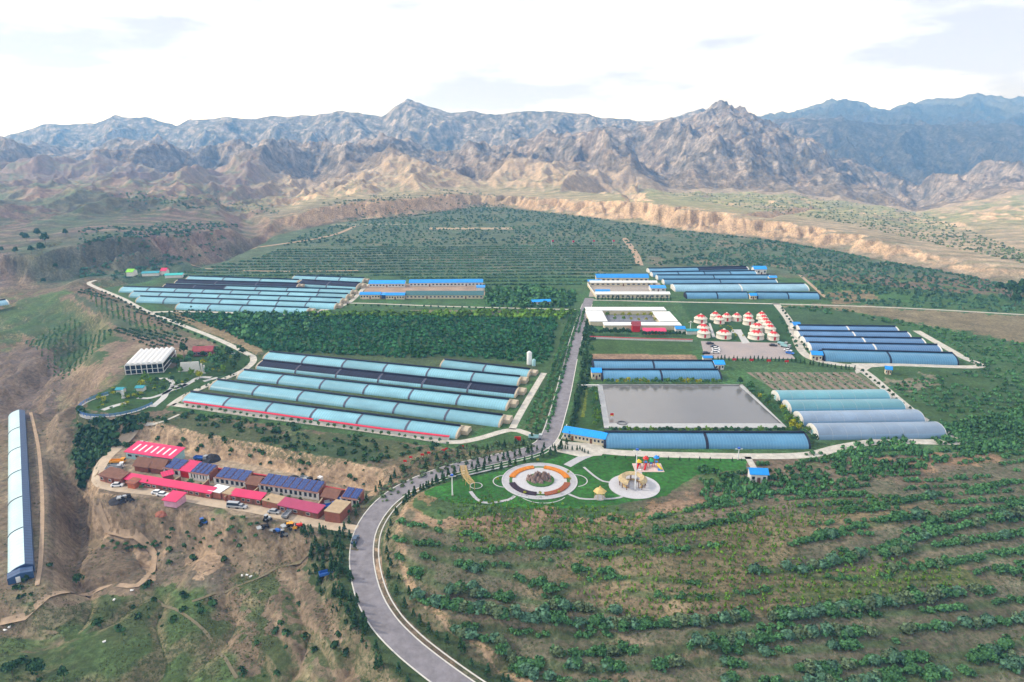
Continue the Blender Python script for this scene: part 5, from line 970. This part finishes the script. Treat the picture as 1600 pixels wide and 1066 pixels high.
along([(950,496),(1040,496)], 9, 'garden_shrub', [rme[2], rme[3]], .9, 'yellow-green shrub inside the white-roofed courtyard', 'shrub', 'shrubs in the courtyard')
along([(960,502),(1035,503)], 7, 'garden_shrub', [rme[2], rme[3]], .9, 'yellow-green shrub inside the white-roofed courtyard', 'shrub', 'shrubs in the courtyard')
along([(1125,512),(1140,511),(1150,527),(1163,527)], 8, 'garden_shrub', rme[2], .5, 'yellow bedding shrub between the front yurts', 'shrub', 'yellow shrubs between yurts')
gp = [(262,575),(300,548),(340,545),(385,545),(392,562),(362,588),(300,606),(262,590)]
for (px, py, s, k) in [(288,556,2.0,1),(276,575,1.7,1),(334,575,2.0,0),(345,566,1.8,0),(352,572,1.6,1),(360,560,1.7,1),(340,556,1.5,0),(325,587,1.3,0),(300,590,1.3,3),(312,593,1.3,2),(318,561,1.3,1),(371,566,1.5,1),(380,556,1.4,1),(265,568,1.3,0),(282,586,1.2,3),(350,584,1.2,3),(228,598,1.5,3),(222,606,1.2,2),(236,603,1.3,3),(246,600,1.0,1),(298,563,1.5,0),(341,581,1.5,0),(366,577,1.3,1),(356,552,1.1,1),(308,552,1.2,1),(295,571,1.6,0),(283,566,1.2,3),(375,549,1.1,0),(332,566,1.4,3),(318,573,1.2,2),(270,597,.9,1),(280,604,1.0,0),(256,614,1.0,1)]:
    x, y = P(px, py, 0); tree('garden_tree', float(x), float(y), s, rme[k], ['mid green garden tree among the white paths and screens', 'dark green garden tree behind the white screens', 'yellow garden tree by the white screens', 'lime green garden tree by the white screens'][k], 'tree', 'garden trees round the white screens')
for pp, n, lab in ((gp, 36, 'low planting shrub in the garden between hall and lane'), ([(228,600),(262,592),(300,600),(268,625),(240,632),(210,615)], 22, 'low planting shrub along the garden paths by the terrace'), ([(145,625),(175,610),(225,612),(235,628),(200,642),(155,642)], 34, 'low planting shrub on the oval terrace'), ([(275,625),(330,598),(385,570),(392,575),(330,606),(285,628)], 20, 'low dark shrub between garden and perimeter lane')):
    Wp = wpoly(pp); c = 0
    while c < n:
        x = random.uniform(min(p[0] for p in Wp), max(p[0] for p in Wp)); y = random.uniform(min(p[1] for p in Wp), max(p[1] for p in Wp))
        if inpoly(np.array([x]), np.array([y]), Wp)[0]: tree('garden_shrub', x, y, random.uniform(.5, .85) if 'oval' in lab else random.uniform(.35, .7), random.choice(rme[2:] if 'oval' in lab else (rme if 'dark' not in lab else rme[:2])), lab, 'shrub', lab+'s', sz=.7); c += 1
for px, py, s in ((42,378,4.5),(60,372,5),(72,385,6),(66,395,5),(103,370,4),(50,400,4),(25,398,3.5),(35,372,3),(84,404,3),(10,425,3),(62,412,3)):
    v = G1(px, py); tree('hillside_tree', v.x, v.y, s*.55, rme[1], 'dark tree in the loose clump on the far left hillside', 'tree', 'dark trees on the left hillside')
for px, py, s in ((1578,465,6),(1590,470,6),(1585,480,5),(1598,462,6),(1560,458,4)):
    x, y = P(px, py); tree('hillside_tree', float(x), float(y), s*.6, rme[1], 'large dark tree at the right edge beyond the thin lane', 'tree', 'dark trees at the right edge')
v = G1(124, 915); tree('hillside_tree', v.x, v.y, 1.2, rme[1], 'single dark bush below the eroded track, lower left', 'tree', None)
for px, py, s in ((20,1055,1.2),(60,1060,1.8),(100,1062,1.1)):
    v = G1(px, py); tree('hillside_tree', v.x, v.y, s, rme[1], 'dark tree at the bottom left corner of the picture', 'tree', 'dark trees in the bottom left corner')
for pts in ([(160,800),(260,800)], [(290,806),(400,818)]):
    along(pts, 22, 'bank_bush', [rme[0], rme[1]], .55, 'green bush on the lower verge of the village road', 'bush', 'bushes below the village road', flat=-7.5, jit=.9, sz=.7)
for px, py in ((410,789),(421,792),(222,765),(350,769),(421,773),(430,790),(520,795),(555,800),(300,760),(315,764),(345,775),(325,770),(470,788),(452,783),(545,806),(560,790),(288,700),(283,703),(370,773),(440,779),(228,758),(232,761)):
    x, y = P(px, py, ZV); tree('yard_tree', float(x), float(y), random.uniform(.5, .9), rme[random.choice([0, 1])], 'small green tree or bush in a village yard', 'tree', 'trees in the village yards')
# ---------------------------------------------------------------- round garden, shelters, playground
def arcband(r0, r1, a0, a1, z, h=.12, n=20):
    b = MB(); b.lathe([(r0, z), (r0, z+h), (r1, z+h), (r1, z)], n=n, a0=a0, a1=a1)
    for a_ in (a0, a1): c, s = math.cos(a_), math.sin(a_); b.quad((r0*c, r0*s, z), (r1*c, r1*s, z), (r1*c, r1*s, z+h), (r0*c, r0*s, z+h))
    return b
gx, gy = [float(v) for v in P(843, 751, 0)]; SC = F/math.hypot(gy, H)   # pixels per metre there
Rg = 58/SC
t = thing('round_plaza', 'round paved plaza with orange, brown and black flower beds in the green lawn', 'plaza', (gx, gy, 0))
pv2 = mat('plaza_stone', (.36,.36,.38), .75, var=.12, scale=.6); pv3 = mat('plaza_stone_pale', (.43,.43,.45), .75, var=.1, scale=.6)
arcband(Rg*.80, Rg, 0, 2*math.pi, .02, .10, 64).build('outer_ring', pv2, t)
MB().lathe([(0.01, .1), (Rg*.72, .1)], n=64).build('inner_floor', pv3, t)
arcband(Rg*.71, Rg*.80, 0, 2*math.pi, .02, .07, 64).build('grass_ring', mat('lawn_strip', (.05,.13,.03), .95), t)
arcband(Rg*.97, Rg*1.0, 0, 2*math.pi, .12, .12, 64).build('kerb_ring', pv3, t)
for nm, c, a0, a1 in (('orange_flower_bed', (.50,.17,.015), 8, 78), ('orange_flower_bed', (.50,.17,.015), 100, 168), ('black_flower_bed', (.03,.018,.03), 192, 262), ('brown_flower_bed', (.24,.07,.03), 278, 348)):
    arcband(Rg*.66, Rg*.82, R(a0), R(a1), .14, .3).build('flower_bed', mat(nm, c, .95, var=.35, scale=1.5, bump=.5), t, label=nm.replace('_', ' '))
t = thing('rockery', 'brown jagged rock mound in the middle of the round plaza', 'rockery', (gx+.3, gy, .1)); rk = mat('rock_brown', (.23,.16,.14), .9, var=.45, scale=1.2, bump=.6); rr_ = Rg*.34
MB().lathe([(rr_*1.08, 0), (rr_*1.08, .4), (rr_*.9, .6), (0.01, .7)], n=20).build('planting_bed', mat('lawn_strip', (.05,.13,.03), .95), t)
b = MB(); ra_ = random.Random(5)
for k in range(46):
    a_ = ra_.random()*6.28; d = rr_*.92*ra_.random()**.6; hh = (2.9*(1-d/rr_)+1.1)*ra_.uniform(.7, 1.2); s = ra_.uniform(.45, .85); x0, y0 = d*math.cos(a_)*1.1, d*math.sin(a_)*.8; n = 6; pr = []
    base = len(b.v)
    for zz, kk in ((0, 1.15), (hh*.45, 1.0), (hh*.8, .75), (hh, .35)):
        for i in range(n): q = i*6.283/n+ra_.random()*.5; r2 = s*kk*ra_.uniform(.7, 1.25); b.v.append((x0+r2*math.cos(q), y0+r2*math.sin(q), zz*ra_.uniform(.95, 1.05)))
    for j in range(3):
        for i in range(n): i2 = (i+1) % n; b.f.append((base+j*n+i, base+j*n+i2, base+(j+1)*n+i2, base+(j+1)*n+i)); b.m.append(0)
    b.f.append(tuple(base+3*n+i for i in range(n))); b.m.append(0)
b.build('rocks', rk, t)
def path(pp, wd): ribbon('path', pp, wd, pv2, .05, 1.5, flat=0)
path([(886,728),(900,720),(915,713),(940,705)], 3.4); path([(800,727),(785,730),(732,742)], .9); path([(804,775),(795,781),(762,786),(745,780),(735,768)], 1.3); path([(886,771),(900,777),(915,780),(960,779),(978,774)], 1.0)
path([(912,730),(930,745),(942,752),(953,754)], .9); path([(1000,735),(1002,745)], 1.1)
def curvepath(cxp, cyp, rx_, a0, a1, w_): x, y = P(cxp, cyp, 0); s = rx_/SC; arc = arcband(s-w_/2, s+w_/2, R(a0), R(a1), .03, .04, 30); o = arc.build('path', pv3); o.location = (float(x), float(y), 0); o['kind'] = 'structure'
curvepath(790, 752, 19, 95, 280, .35); curvepath(898, 751, 19, -80, 85, .35); curvepath(744, 759, 9, 0, 359, .3); curvepath(848, 766, 38, 215, 325, .3)
x, y = [float(v) for v in P(745, 755, 0)]
t = thing('pergola', 'curved tan timber pergola at the left end of the lawn', 'pergola', (*[float(v) for v in P(738, 748, 0)], 0)); tanw = mat('tan_timber', (.48,.34,.15), .85, var=.2)
pts = [P(a_, b_, 0) for a_, b_ in ((724,737),(725,744),(727,751),(731,758),(738,766))]; q = [(float(a_)-t.location.x, float(b_)-t.location.y) for a_, b_ in pts]; b = MB()
for i in range(len(q)-1):
    dx, dy = q[i+1][0]-q[i][0], q[i+1][1]-q[i][1]; an = math.atan2(dy, dx); Ls = math.hypot(dx, dy)
    for k in range(4): u = (k+.5)/4; b.box((q[i][0]+dx*u, q[i][1]+dy*u, 2.6), (.35, 2.6, .14), an)
    for s in (-1, 1): ox, oy = -math.sin(an)*s*.9, math.cos(an)*s*.9; b.box((q[i][0]+dx/2+ox, q[i][1]+dy/2+oy, 2.48), (Ls+.1, .16, .18), an)
b.build('slatted_top', tanw, t)
for i, (a_, c_) in enumerate(q):
    for s in (-1, 1): MB().box((a_+s*.8, c_+.2*s, 1.2), (.2, .2, 2.4)).build('post', tanw, t)
# ring pavilion
cx2, cy2 = [float(v) for v in P(991, 760, 0)]; th = mat('thatch', (.42,.33,.19), .95, var=.35, scale=1.5, bump=.5)
o_ = MB().lathe([(9.1, .02), (9.1, .16), (.01, .16)], n=48).build('round_plaza_floor', pv3); o_.location = (cx2, cy2, 0); tag(o_, 'pale round paved disc under the thatched ring pavilion', 'paving')
t = thing('ring_pavilion', 'ring-shaped thatched pavilion on a pale round pavement', 'pavilion', (cx2-.5, cy2+1.0, .16)); 
MB().lathe([(5.2, 2.3), (4.0, 3.3), (2.5, 2.6), (2.5, 2.45), (4.0, 3.1), (5.2, 2.15), (5.2, 2.3)], n=40, a0=R(-60), a1=R(240)).build('thatch_roof', th, t)
for k in range(13):
    a_ = R(-55+290*k/12); MB().tube((4.7*math.cos(a_), 4.7*math.sin(a_), 0), (4.7*math.cos(a_), 4.7*math.sin(a_), 2.4), .14, 6).build('post', wood, t)
    if k % 2 == 0: MB().tube((3*math.cos(a_), 3*math.sin(a_), 0), (3*math.cos(a_), 3*math.sin(a_), 2.7), .12, 6).build('post', wood, t)
arcband(3.2, 3.7, R(-50), R(230), .0, .45, 30).build('bench', tanw, t)
# hipped pavilion
x, y = [float(v) for v in P(937, 778, 0)]; t = thing('garden_pavilion', 'small golden hipped-roof pavilion on the lawn between the two round pavements', 'pavilion', (x, y, 0)); b = MB()
b.lathe([(2.4, 2.6), (1.5, 3.3), (.7, 3.7), (.15, 4.6), (.01, 4.7)], n=6).build('roof', mat('golden_thatch', (.52,.38,.15), .9, var=.2), t)
for k in range(6): a_ = k*math.pi/3; MB().tube((1.7*math.cos(a_), 1.7*math.sin(a_), 0), (1.7*math.cos(a_), 1.7*math.sin(a_), 2.7), .1, 6).build('post', tanw, t)
MB().lathe([(2, 0), (2, .2), (.01, .2)], n=12).build('floor', pv2, t)
for px, py, c, nm in ((888,741,L_yel,'a'),(890,752,L_yel,'b'),(777,752,L_yel,'c'),(820,773,L_yel,'d'),(844,774,L_yel,'e'),(873,772,L_yel,'f'),(840,722,L_yel,'g')):
    x, y = P(px, py, 0); tree('topiary', float(x), float(y), .42, rme[2], {'a': 'clipped yellow shrub on the lawn, upper right of the round plaza', 'b': 'clipped yellow shrub on the lawn, right of the round plaza', 'c': 'clipped yellow shrub on the lawn, left of the round plaza', 'd': 'clipped yellow shrub below the black flower bed', 'e': 'clipped yellow shrub directly in front of the round plaza', 'f': 'clipped yellow shrub below the brown flower bed', 'g': 'clipped yellow shrub behind the round plaza'}[nm], 'shrub', 'yellow shrubs round the plaza', False)
# lamps
def lamp(px, py, h, label, top, name='street_lamp', z=0):
    x, y = [float(v) for v in P(px, py, z)]; t = thing(name, label, 'lamp', (x, y, z)); MB().tube((0, 0, 0), (0, 0, h), .26, 8, .16).build('pole', metalw, t); b = MB()
    for s in (-1, 1): b.tube((0, 0, h-.4), (s*1.0, 0, h-.1), .06, 5); 
    b.box((1.0, 0, h-.05), (.8, .3, .14)); b.box((-1.0, 0, h-.05), (.8, .3, .14)); b.build('lamp_arm', metalw, t); MB().box((0, 0, h+.35), (.9, .7, .5)).build('lamp_head', top, t); MB().box((0, 0, .15), (.6, .6, .3)).build('base', conc, t)
bluep = mat('blue_paint', (.02,.10,.5), .5)
lamp(992, 766, 15.5, 'tall white mast lamp with blue head rising through the ring pavilion', bluep, 'mast_lamp'); lamp(707, 774, 7.5, 'twin-armed white lamp at the far left of the lawn', bluep); lamp(1153, 718, 4.5, 'lamp with blue head on the front lane above the lone hut', bluep); lamp(1078, 520, 7, 'thin white lamp between courtyard building and yurts', metalw)
# playground
x, y = [float(v) for v in P(1013, 732, 0)]; t = thing('playground', 'colourful playground with red, yellow and blue roofs on a pale mat', 'playground', (x, y, 0)); cR, cY, cB, cG = red, mat('yellow_paint', (.75,.48,.02), .5), mat('play_blue', (.01,.22,.62), .5), mat('play_green', (.02,.35,.15), .5)
MB().box((0, .5, .05), (11, 7, .1)).build('mat', mat('pink_mat', (.55,.42,.38), .8), t)
for xx, yy, c, hh in ((-3.5, 1, cY, 3.0), (-.8, 1.8, cR, 4.0), (1.2, 1.5, cG, 3.2), (3.2, 1.8, cB, 4.3)):
    f = MB().box((xx, yy, hh*.45), (1.3, 1.3, .15)).build('platform', cB, t)
    for sx_1 in (-.6, .6):
        for sy_1 in (-.6, .6): MB().tube((xx+sx_1, yy+sy_1, .1), (xx+sx_1, yy+sy_1, hh-.6), .08, 5).build('post', cR, t)
    MB().lathe([(1.25, hh-.7), (.7, hh-.1), (.01, hh+.4)], n=6, c=(xx, yy, 0)).build('canopy', c, t)
for xa, xb, c in ((-3.5, -5, cR), (-.8, -1.8, cR), (3.4, 4.8, cY)):
    MB().tube((xa, .8, 1.5), (xb, -1.8, .3), .4, 8).build('slide', c, t, True)
MB().box((4.2, -1.4, .2), (1.8, 1.4, .3)).build('mat_pad', cB, t); MB().box((-4.2, -1.6, .2), (2.4, 1.0, .3)).build('mat_pad', metalw, t)
# raft at the corner of the reservoir
x, y = [float(v) for v in P(972, 662, 0)]; t = thing('raft', 'dark ring-shaped raft floating near the left corner of the reservoir', 'raft', (x, y, .12)); arcband(1.8, 2.3, 0, 6.283, 0, .35, 20).build('ring', mat('grey_plastic', (.12,.12,.13), .6), t); MB().box((0, 0, .2), (3.6, .3, .1)).build('deck', steel, t)
x, y = [float(v) for v in P(956, 653, 0)]; t = thing('flag_sign', 'small red and yellow sign at the left edge of the reservoir', 'sign', (x, y, .3)); MB().box((0, 0, 1.3), (1.5, .12, 1.3)).build('board', red, t); MB().box((0, -.08, .8), (1.4, .05, .3)).build('stripe', cY, t); MB().tube((0, .1, 0), (0, .1, .7), .08, 6).build('post', metalw, t)
# ---------------------------------------------------------------- vehicles
tyre = dark
def car(px, py, rz, paint, label, z=0.0, kind='car', name='parked_car', s=1.0):
    x, y = [float(v) for v in P(px, py, z)]; t = thing(name, label, 'car' if kind == 'car' else kind, (x, y, z+.06), R(rz)); t.scale = (s, s, s); Lc, Wc = (4.5, 1.8) if kind == 'car' else (5.4, 1.95)
    h1, h2_ = (.95, 1.5) if kind == 'car' else (1.1, 2.1)
    b = MB(); b.extrude([(-Wc/2, .3), (-Wc/2, h1-.12), (-Wc/2+.12, h1), (Wc/2-.12, h1), (Wc/2, h1-.12), (Wc/2, .3)], -Lc/2, Lc/2); b.build('body', paint, t)
    x0, x1, x2, x3 = (-1.7, -1.15, .55, 1.15) if kind == 'car' else (-2.6, -2.5, 1.6, 2.3); w1, w2 = Wc/2-.08, Wc/2-.25
    b = MB(); v = [(x0, -w1, h1), (x3, -w1, h1), (x3, w1, h1), (x0, w1, h1), (x1, -w2, h2_), (x2, -w2, h2_), (x2, w2, h2_), (x1, w2, h2_)]; b.v = v; b.f = [(0, 1, 5, 4), (1, 2, 6, 5), (2, 3, 7, 6), (3, 0, 4, 7)]; b.m = [0]*4; b.build('windows', glassd, t)
    b = MB(); b.box(((x1+x2)/2, 0, h2_+.02), (x2-x1+.1, 2*w2+.06, .07)); b.build('roof', paint, t)
    for sx_1 in (-Lc*.31, Lc*.31):
        for sy_1 in (-1, 1): MB().tube((sx_1, sy_1*(Wc/2-.1), .33), (sx_1, sy_1*(Wc/2+.04), .33), .33, 10).build('wheel', tyre, t)
    for sy_1 in (-.6, .6): MB().box((Lc/2+.02, sy_1, .7), (.06, .35, .16)).build('headlight', metalw, t)
def truck(px, py, rz, cab, bed, label, z=0.0, name='truck'):
    x, y = [float(v) for v in P(px, py, z)]; t = thing(name, label, 'truck', (x, y, z+.06), R(rz)); MB().box((2.3, 0, 1.35), (1.5, 1.9, 1.7), taper=.92).build('cab', cab, t); MB().box((3.03, 0, 1.6), (.08, 1.6, .7)).build('windscreen', glassd, t)
    b = MB(); b.box((-.6, 0, .8), (4.2, 2.0, .15)); 
    for s in (-1, 1): b.box((-.6, s*.98, 1.2), (4.2, .08, .7))
    b.box((-2.7, 0, 1.2), (.08, 2, .7)); b.box((1.45, 0, 1.2), (.08, 2, .7)); b.build('load_bed', bed, t); MB().box((0, 0, .6), (5.4, .8, .2)).build('chassis', dark, t)
    for sx_1 in (-1.8, 2.2):
        for sy_1 in (-1, 1): MB().tube((sx_1, sy_1*.75, .42), (sx_1, sy_1*1.0, .42), .42, 10).build('wheel', tyre, t)
pw = mat('car_white', (.68,.68,.68), .3, var=.03, spec=.5); pbk = mat('car_black', (.02,.022,.028), .3, var=.1, spec=.5); pbl = mat('car_blue', (.03,.07,.13), .3, var=.1, spec=.5); psl = mat('car_silver', (.40,.42,.44), .3, .5, var=.05); pyl = mat('truck_orange', (.70,.30,.02), .5); pb2 = mat('truck_blue', (.03,.12,.42), .5); pbr = mat('car_bright_blue', (.02,.15,.55), .4)
car(555, 846, 88, pbl, 'dark blue car driving on the left side of the curving asphalt road', -7.2, name='moving_car')
vz = ZV+.05
car(247, 772, -8, pw, 'left one of two white cars side by side before the long magenta shed', vz); car(255, 775, -10, pw, 'right one of two white cars side by side before the long magenta shed', vz); car(184, 760, 5, pw, 'white car beside the low brick hut at the left end of the village', vz)
car(367, 793, -8, psl, 'silver and white van on the village road', vz, 'van', 'parked_van'); car(377, 794, -8, psl, 'silver car just right of the van on the village road', vz); car(222, 695, 10, pw, 'white car parked behind the magenta-roofed workshop', vz); car(429, 802, -10, psl, 'grey car before the flat outbuilding, right part of the village road', vz)
truck(184, 724, 5, pyl, pyl, 'orange truck left of the magenta-roofed workshop', vz); truck(181, 732, 20, pw, psl, 'white and grey truck in front of the orange truck', vz); truck(177, 736, 20, psl, psl, 'grey flatbed behind the white truck at the village corner', vz)
truck(513, 795, 20, pb2, pb2, 'blue truck in the yard right of the long solar terrace', vz); truck(520, 788, 25, pb2, psl, 'grey and blue truck behind the blue truck', vz); truck(450, 806, 80, pb2, psl, 'blue-cabbed truck facing a dark doorway of the maroon-roofed shed', vz); truck(314, 719, -10, psl, pb2, 'pale blue-loaded truck behind the solar houses', vz); truck(478, 752, -30, dark, psl, 'dark machine truck behind the brick wall near the bank', vz); truck(494, 757, 60, pw, dark, 'small white-cabbed truck behind the brick wall', vz)
v = G1(513, 899); truck(513, 899, 25, pw, pb2, 'white and blue trailer truck on the slope left of the near road', v.z)
for px, py, c, lab, k, rz in ((1109,538,pbk,'black car in the back corner of the car park',0,5),(1116,543,pbk,'second black car, middle of the car park column',0,0),(1118,546,pw,'white car, farthest of three in the car park column',0,0),(1119,549,pw,'white car, middle of three in the car park column',0,0),(1118,552,pw,'white car, nearest of three in the car park column',0,0),(1103,553,pbk,'black car at the left edge of the car park',0,5),(1208,541,pbk,'black car at the back right of the car park',0,-10),(1234,553,pbr,'bright blue car at the right edge of the car park',0,-40),(1231,549,pw,'white car behind the bright blue car',0,-40),(959,703,pw,'white car parked by the yard at the junction',0,-20)):
    if 'junction' in lab: continue
    car(px, py, rz, c, lab, 0)
truck(1227, 543, -45, psl, pale_blue, 'pale grey-blue truck at the right edge of the car park', 0); truck(1222, 539, -45, psl, pale_blue, 'pale truck behind the grey-blue one at the car park edge', 0); truck(836, 686, -8, psl, pale_blue, 'tiny pale truck on the lane near the road junction', 0)
# farm machines on the verge
def machine(px, py, rz, c1, label, k):
    v = G1(px, py); t = thing('farm_machine', label, 'farm machine', (v.x, v.y, v.z), R(rz)); b = MB().box((.2, 0, .95), (2.0, 1.1, .7)).build('body', c1, t); 
    for sx_1, rr in ((-.8, .65), (1.0, .42)):
        for sy_1 in (-1, 1): MB().tube((sx_1, sy_1*.6, rr), (sx_1, sy_1*.85, rr), rr, 12).build('wheel', tyre, t)
    if k % 2: MB().box((-.5, 0, 2.0), (1.1, 1.1, 1.1), taper=.85).build('cab', glassd, t); MB().box((-.5, 0, 2.6), (1.2, 1.2, .1)).build('roof', c1, t)
    else: MB().box((-1.9, 0, .8), (1.6, 2.2, .35)).build('implement', steel, t); MB().tube((.8, .2, 1.3), (.8, .2, 2.0), .07, 6).build('exhaust', dark, t)
for i, (px, py, rz, c, l) in enumerate([(414,822,30,dark,'dark machine at the left end of the machine row'),(420,828,60,psl,'grey machine below the dark one'),(433,825,-20,pb2,'blue machine left of centre in the machine row'),(444,829,10,psl,'grey machine in the middle of the machine row'),(452,822,40,pyl,'orange machine in the machine row'),(459,828,-10,pyl,'yellow-orange machine in front of the first orange one'),(467,824,20,red,'red machine at the right end of the machine row'),(317,808,30,pb2,'blue machine beside the verge below the silver van'),(196,779,20,psl,'grey machine on the verge below the long magenta shed'),(204,784,-30,dark,'dark machine on the verge near the kiosk')]): machine(px, py, rz, c, l, i)
# heaps and litter
def heap(px, py, r_, h_, m_, label, z=None):
    v = G1(px, py); V, Fc = blob(1, 1, 1, 1, 0, 1); b = MB(); n = 14; rr2 = random.Random(int(px)); prof_ = [(r_, -.1), (r_*.8, h_*.35), (r_*.45, h_*.8), (.01, h_)]; b.lathe(prof_, n=n); b.v = [(x*rr2.uniform(.85, 1.15), y*rr2.uniform(.85, 1.15), z_) for x, y, z_ in b.v]; o = b.build('heap', m_); o.location = v; tag(o, label, 'heap')
coal = mat('coal', (.03,.03,.035), .95, var=.4, scale=1, bump=.5)
heap(330, 718, 4, 2.2, coal, 'dark coal heap behind the solar houses'); heap(186, 782, 3.5, 1.4, coal, 'black heap on the verge at the left end of the village road'); heap(252, 795, 2.5, 1.2, brick, 'brick rubble heap beside the kiosk'); heap(458, 749, 3, 1.4, coal, 'low dark heap by the bank'); heap(545, 770, 3, 1.6, mat('sand', (.42,.31,.2), .95, bump=.4), 'sand heap behind the detached solar house')
for i, (px, py) in enumerate([(206,923),(240,937),(378,900),(386,899),(392,901),(15,980),(8,985),(163,1003),(178,938)]):
    v = G1(px, py); b = MB(); b.extrude([(-.3, 0), (-.35, .25), (-.1, .4), (.25, .3), (.3, 0)], -.45, .45); b.v = [(x*(1+.2*math.sin(7*y+i)), y, z) for x, y, z in b.v]; o = b.build('feed_sack', metalw); o.location = v; o.rotation_euler.z = i; tag(o, 'white sack lying on the lower left slope', 'sack', 'white sacks scattered on the lower left slope')
# pink flags behind the orchard
for i, (px, py) in enumerate([(862,383),(894,384),(926,383),(957,383)]):
    x, y = [float(v) for v in P(px, py, 0)]; t = thing('flag', ['leftmost', 'second', 'third', 'rightmost'][i]+' of the four pink flags in the far orchard', 'flag', (x, y, 0), group='pink flags in the far orchard'); MB().tube((0, 0, 0), (0, 0, 6), .12, 6).build('pole', metalw, t); MB().box((1.2, 0, 4.9), (2.4, .1, 2.0)).build('cloth', redroof, t)
for i, (px, py) in enumerate([(808,682),(642,716),(633,722),(660,712),(670,709),(693,705),(698,703),(722,699)]):
    if i == 0: 
        x, y = [float(v) for v in P(809, 691, 0)]; t = thing('flower_sculpture', 'bright red sign board on the bank just left of the road junction', 'sign', (x, y, 0)); MB().box((0, 0, 1.6), (2.6, .2, 1.8)).build('board', red, t); MB().box((-.9, 0, .4), (.15, .15, .9)).build('post', metalw, t); MB().box((.9, 0, .4), (.15, .15, .9)).build('post', metalw, t)
    else:
        v = G1(px, py+2); t = thing('sign_board', 'small red board standing on the bank between lane and road', 'sign', v, group='small red boards on the bank'); MB().box((0, 0, 1.0), (1.3, .1, .8)).build('board', red, t); MB().box((0, .02, .3), (.1, .1, .7)).build('post', metalw, t)
for i, (px, py) in enumerate([(1147,564),(1174,565),(1201,566),(1229,567)]):
    x, y = [float(v) for v in P(px, py+1, 0)]; t = thing('sign_board', ['leftmost', 'second', 'third', 'rightmost'][i]+' of four red boards along the front of the car park', 'sign', (x, y, 0), group='red boards by the car park'); MB().box((0, 0, 1.3), (2.2, .12, 1.2)).build('board', red, t); MB().box((0, .02, .4), (.12, .12, .8)).build('post', metalw, t)
